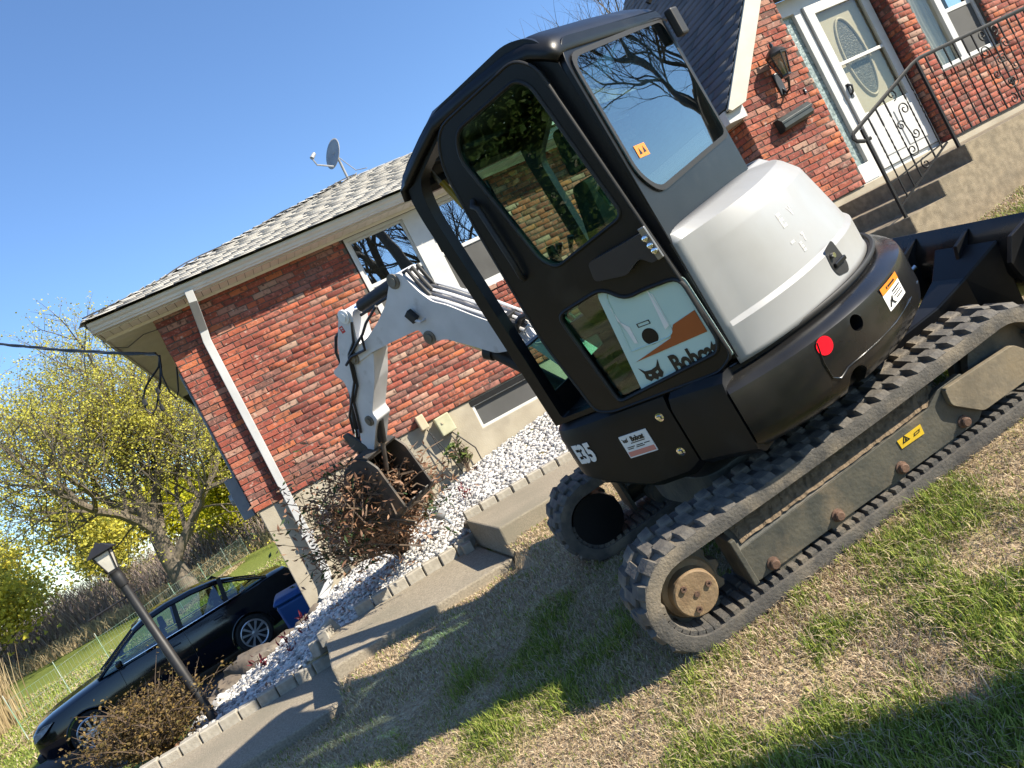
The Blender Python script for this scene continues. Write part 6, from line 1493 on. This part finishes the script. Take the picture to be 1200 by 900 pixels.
# --- small trees and brush along the far fence
for i, (x, y, h, m_, lab) in enumerate(((1.0, 52, 2.2, 'leaf_green', 'dark green evergreen shrub tree by the far fence near the house corner'), (-4.0, 53, 1.8, 'leaf_bright', 'low yellow-green sapling behind the large tree trunk'), (-17, 46, 2.8, 'leaf_spring', 'yellow-green tree at the edge of the back lawn beyond the reeds'), (-24, 40, 3.2, 'leaf_spring', 'budding tree standing far beyond the reed clump'), (-13, 58, 3.6, 'leaf_spring', 'tall budding tree behind the large spreading one'), (-20, 62, 4.0, 'leaf_spring', 'broad pale tree at the back of the thicket'), (-7.5, 60, 3.4, 'leaf_bright', 'yellow tree between the thicket and the large trunk'))):
    rng = random.Random(30+i); t = thing('small_tree', lab, 'tree', (x, y, -2.5), 'small trees beyond the back fence')
    out, tips = grow((0, 0, 0), h, .14, 3, rng, spread=.8, nb=(4, 6), upb=.3, first=.2, lenf=.78)
    branches_obj(out, 'trunk', 'bark', t, 0, 1); branches_obj(out, 'limbs', 'bark', t, 2, 3)
    tp = np.array([list(q_) for q_ in tips]); k = 9000; P = tp[RNG.integers(0, len(tp), k)]+RNG.normal(0, .45, (k, 3)); leaf_cards(P, .24, m_, 'crown', t, asp=.85)
def thicket(name, lab, cat, x0, x1, y0, y1, n, hmin, hmax, w, m, lean=.35):
    x = RNG.uniform(x0, x1, n); y = RNG.uniform(y0, y1, n); z = ground_z(x, y)
    h = RNG.uniform(hmin, hmax, n)*(.55+.8*fbm(x*.35, y*.35, 61)); a = RNG.uniform(0, 2*PI, n); b_ = RNG.uniform(0, PI, n)
    d = np.stack([np.cos(a), np.sin(a), np.zeros(n)], -1)*(h*lean*RNG.uniform(.2, 1, n))[:, None]; s = np.stack([np.cos(b_), np.sin(b_)*.3, np.zeros(n)], -1)*w
    P = np.stack([x, y, z-.05], -1); up = np.array([0, 0, 1.0])
    M_ = P+d*.4+up*(h*.6)[:, None]; T_ = P+d+up*h[:, None]
    V = np.stack([P-s, P+s, M_-s*.7, M_+s*.7, T_-s*.25, T_+s*.25], 1).reshape(-1, 3); o = np.arange(n)[:, None]*6
    F = np.concatenate([o+np.array([[0, 1, 3, 2]]), o+np.array([[2, 3, 5, 4]])], 0)
    ob = npmesh(name, V, F, m, attrs={'rnd': np.repeat(RNG.random(n), 6)}); return tag(ob, lab, cat, kind='stuff')
thicket('brush', 'grey-brown bare thicket along the far edge of the back lawn', 'brush', -60, 14, 50, 66, 30000, 1.2, 3.2, .04, 'brush', .8)
thicket('brush', 'pale dry undergrowth at the edge of the mown back lawn', 'brush', -50, 10, 44, 50, 14000, .3, .9, .03, 'reed', .9)
thicket('reeds', 'tall dry tan reeds at the left end of the driveway', 'reeds', -13.5, -9.3, 20.5, 26, 3600, 1.6, 2.6, .016, 'reed', .25)
thicket('leaf_litter', 'strip of dry leaves and straw along the wire fence', 'leaf litter', -9.5, -3.6, 19.6, 41, 9000, .04, .12, .05, 'reed', 2.5).location.z = .02
# remove the strip away from the fence line by shaping it
def fence_x(y): return -7.6+(y-20.0)*.16
lt = bpy.data.objects['leaf_litter'].data; co = np.empty(len(lt.vertices)*3, np.float32); lt.vertices.foreach_get('co', co); co = co.reshape(-1, 6, 3); c0 = co[:, :1, :].copy(); shift = (fence_x(c0[..., 1])+(c0[..., 0]+6.5)*.13)-c0[..., 0]; co[..., 0] += shift; lt.vertices.foreach_set('co', co.ravel()); lt.update()
# --- wire fence on the back lawn
fen = thing('wire_fence', 'low green wire garden fence with thin metal stakes on the back lawn', 'fence', (fence_x(20), 20, -2.45))
fo = Vector((fence_x(20), 20, -2.45)); wires = MB()
ys_ = [20.2, 22.6, 25.2, 28.4, 32, 36, 40, 44]
for y in ys_:
    MB().tube([Vector((fence_x(y), y, -2.5))-fo, Vector((fence_x(y)-.05, y, -1.25))-fo], .010, 5).build('stake', 'stake_green', fen)
for hgt in (.15, .45, .75, 1.05):
    wires.tube([Vector((fence_x(y), y, -2.45+hgt-.03*(i % 2)))-fo for i, y in enumerate(ys_)], .005, 3)
for i in range(120):
    y = 20.2+i*.2; wires.tube([Vector((fence_x(y), y, -2.42))-fo, Vector((fence_x(y), y, -1.40))-fo], .003, 3)
wires.build('wire_mesh', 'stake_green', fen)
# --- bare trees: one seen over the cab behind the house, two in the front yard behind the camera (they show in the window panes)
def bare(lab, p, h, r, seed, lean=(0, 0, 0), levels=5, mt='bark_dark', nb=(3, 4), spread=.72, first=.3):
    t = thing('bare_tree', lab, 'tree', p); o, tp_ = grow((0, 0, 0), h, r, levels, random.Random(seed), spread=spread, nb=nb, lean=lean, upb=.22, first=first, lenf=.74)
    branches_obj(o, 'trunk', mt, t, 0, 1); branches_obj(o, 'limbs', mt, t, 2, levels); return t
bare('bare tree rising behind the roof above the cab', (18.2, 23.0, -1.0), 5.2, .24, 71, nb=(3, 4), mt='bark')
bare('large bare tree on the front lawn, mirrored in the house windows', (8.6, -6.85, -1.6), 4.6, .30, 72, lean=(-.03, .0, 0), nb=(3, 4), first=.45, spread=.5)
bare('tall straight bare tree on the front lawn behind the photographer', (5.4, -1.5, -1.3), 7.6, .21, 75, lean=(.02, -.03, 0), nb=(3, 4), first=.93, spread=.5)
bare('forked bare tree across the front lawn, mirrored in the left house window', (5.6, -8.5, -2.0), 5.0, .36, 74, lean=(-.05, 0, 0), nb=(3, 4))
bare('tall bare tree in the side yard, mirrored in the rear cab window', (25.0, 6.0, -.2), 5.0, .34, 73, nb=(3, 4), levels=6)
# --- shrubs
def shrub(name, lab, base, rad, h, ns, nl, ls, m, stemm='twig', levels=2, off=(0, 0), asp=.42, lowg=None, cat='shrub', flat=1.0, up=.1):
    t = thing(name, lab, cat, base); rng = random.Random(int(base[0]*100)+int(base[1]*77)); mb = MB(); tips = []
    for i in range(ns):
        a = rng.random()*2*PI; rr = rad*math.sqrt(rng.random()); tx, ty = rr*math.cos(a)+off[0], rr*math.sin(a)*flat+off[1]; hz = h*rng.uniform(.45, 1)*(1-.35*(rr/rad)**2)
        p0 = Vector((rng.uniform(-.05, .05), rng.uniform(-.05, .05), -.03)); p3 = Vector((tx, ty, hz)); p1 = Vector((tx*.25, ty*.25, hz*.35)); p2 = Vector((tx*.65+rng.gauss(0, .04), ty*.65+rng.gauss(0, .04), hz*.7))
        mb.tube([p0, p1, p2, p3], [.012, .009, .006, .002], 4); tips += [p3, p3.lerp(p2, .5), p2, p2.lerp(p1, .4)]
        for k in range(6):
            q0 = p1.lerp(p3, rng.uniform(.2, .9)); q1 = q0+Vector((rng.gauss(0, .14), rng.gauss(0, .12), rng.gauss(.08, .1)))*(rad/.4); mb.tube([q0, q0.lerp(q1, .5)+Vector((0, 0, .02)), q1], [.005, .004, .001], 3); tips += [q1, q0.lerp(q1, .6)]
    mb.build('stems', stemm, t, smooth=60, fix=False); tp_ = np.array([list(q_) for q_ in tips])
    P = tp_[RNG.integers(0, len(tp_), nl)]+RNG.normal(0, rad*.055, (nl, 3)); P[:, 2] = np.maximum(P[:, 2], .0)
    rn = RNG.random(nl)
    if lowg is not None: rn = lowg(P, rn)
    leaf_cards(P, ls, m, 'foliage', t, asp=asp, up=up, rn=rn); return t
sb = on_z(470, 640, -1.09)
shrub('dying_rhododendron', 'dying rhododendron with curled brown leaves around the digger bucket', (float(sb[0])-.0, 7.75, float(ground_z(float(sb[0]), 7.75))), .62, 1.12, 80, 6000, .062, 'leaf_shrub', off=(-.24, -1.22), asp=.30, up=-.25, lowg=lambda P, r: np.where((P[:, 0] < -.33) & (r < .5) | ((P[:, 0] > .25) & (P[:, 2] < .5)) & (r < .7), r*.25, .3+.7*r))
shrub('dormant_bush', 'rounded brown-leaved bush beside the lamp post and walkway', (-1.92, 7.25, float(ground_z(-1.92, 7.25))), .46, .58, 130, 12500, .028, 'leaf_bush', asp=.6)
shrub('vine', 'thin green climbing vine below the utility boxes on the foundation', (1.78, 8.86, float(ground_z(1.78, 8.86))), .16, .55, 9, 60, .085, 'leaf_green', asp=.6, cat='vine')
shrub('vine', 'bare woody vine with few green leaves on the foundation', (1.25, 8.86, float(ground_z(1.25, 8.86))), .22, .62, 10, 26, .09, 'leaf_shrub', asp=.5, cat='vine')
for (x, y, lab) in ((1.42, 7.75, 'tiny dark red seedling in the stones near the vine'), (-.52, 7.9, 'dark red sprout in the stones below the downspout'), (-.72, 7.55, 'small red shoot in the stones near the house corner'), (-1.05, 7.9, 'red stems poking through the stones by the boulders')):
    t = thing('red_sprout', lab, 'seedling', gp(x, y)); k = 22; P = RNG.normal(0, .03, (k, 3)); P[:, 2] = RNG.uniform(0, .16, k); leaf_cards(P, .07, 'leaf_red', 'leaves', t, asp=.3, up=1.2)
    MB().tube([(0, 0, -.02), (.01, 0, .15)], .004, 4).build('stem', 'twig', t)
# stones and torn stems caught in the bucket
for i in range(7):
    boulder('round river stone lying in the digger bucket', tuple(BUCKET_C+UL*random.uniform(-.12, .12)+UF*random.uniform(-.10, .02)+MN*random.uniform(-.06, .03)), random.uniform(.04, .06), 40+i, (1, 1, .8), 'stones in the bucket').data.materials[0] = MATS['river_stone']
mb = MB()
for i in range(60):
    a = BUCKET_C+UL*random.gauss(0, .09)+UF*random.gauss(.0, .14)+MN*random.gauss(.02, .07); b2 = a+np.array([random.gauss(0, .16), random.gauss(0, .12), random.gauss(.06, .1)]); mb.tube([a, (a+b2)/2+np.array([0, 0, .03]), b2], [.007, .006, .003], 4)
o = mb.build('torn_twigs', 'twig', None, fix=False); tag(o, 'tangle of torn twigs heaped in the digger bucket', 'twigs', kind='stuff')
FB = on_y(412, 588, 6.02)
P = FB+np.stack([RNG.normal(0, .19, 1250), RNG.normal(0, .13, 1250), RNG.normal(0, .18, 1250)], -1)
o = leaf_cards(P, .058, 'leaf_shrub', 'torn_leaves', None, asp=.30, up=-.4, rn=np.where(RNG.random(1250) < .14, .1, .32+.68*RNG.random(1250))); tag(o, 'mass of dead brown leaves in front of the digger bucket side', 'leaves', kind='stuff')
mb = MB()
for i in range(55):
    a = FB+np.array([random.gauss(.25, .2), random.gauss(.3, .3), random.gauss(-.25, .15)]); b2 = FB+np.array([random.gauss(-.02, .22), random.gauss(0, .14), random.gauss(.02, .2)]); mb.tube([a, (a+b2)/2+np.array([random.gauss(0, .04), 0, .05]), b2], [.008, .006, .003], 4)
o = mb.build('torn_twigs', 'twig', None, fix=False); tag(o, 'bent bare twigs carrying dead leaves in front of the bucket', 'twigs', kind='stuff')
P = BUCKET_C+RNG.normal(0, .10, (420, 1))*UL+RNG.normal(0, .16, (420, 1))*UF+RNG.normal(.05, .09, (420, 1))*MN
o = leaf_cards(P, .06, 'leaf_shrub', 'torn_leaves', None, asp=.32, up=-.3, rn=.35+.65*RNG.random(420)); tag(o, 'dry curled brown leaves hanging over the digger bucket', 'leaves', kind='stuff')
# leaf litter on the stones and under the bush
lx2 = RNG.uniform(-2.9, 4.0, 900); ly2 = RNG.uniform(6.6, 8.9, 900); w_ = np.exp(-((lx2-.55)**2/.5+(ly2-7.7)**2/.4))+np.exp(-((lx2+2.0)**2/.35+(ly2-7.2)**2/.2))+.02; kk = RNG.random(900) < w_; lx2, ly2 = lx2[kk], ly2[kk]
o = leaf_cards(np.stack([lx2, ly2, ground_z(lx2, ly2)+.04], -1), .06, 'leaf_shrub', 'fallen_leaves', None, asp=.5, rn=.3+.7*RNG.random(len(lx2))); tag(o, 'scattered fallen brown leaves on the white stones', 'leaves', kind='stuff')

# --- unseen evergreen foliage added outside the frame to darken the reflections in the panes
n_ = 70000; hx = RNG.uniform(-24, -20, n_); hy = RNG.uniform(-26, 20, n_); hh = RNG.uniform(0, 1, n_)**.7*(5.0+2.4*fbm(hx*.2, hy*.25, 81)); 
o = leaf_cards(np.stack([hx+RNG.normal(0, .3, n_), hy, ground_z(hx, hy)+hh], -1), .36, 'leaf_green', 'added_hedge', None, asp=.6); tag(o, 'tall dark evergreen foliage added out of view on the left to darken glass reflections', 'added_hedge', kind='stuff')
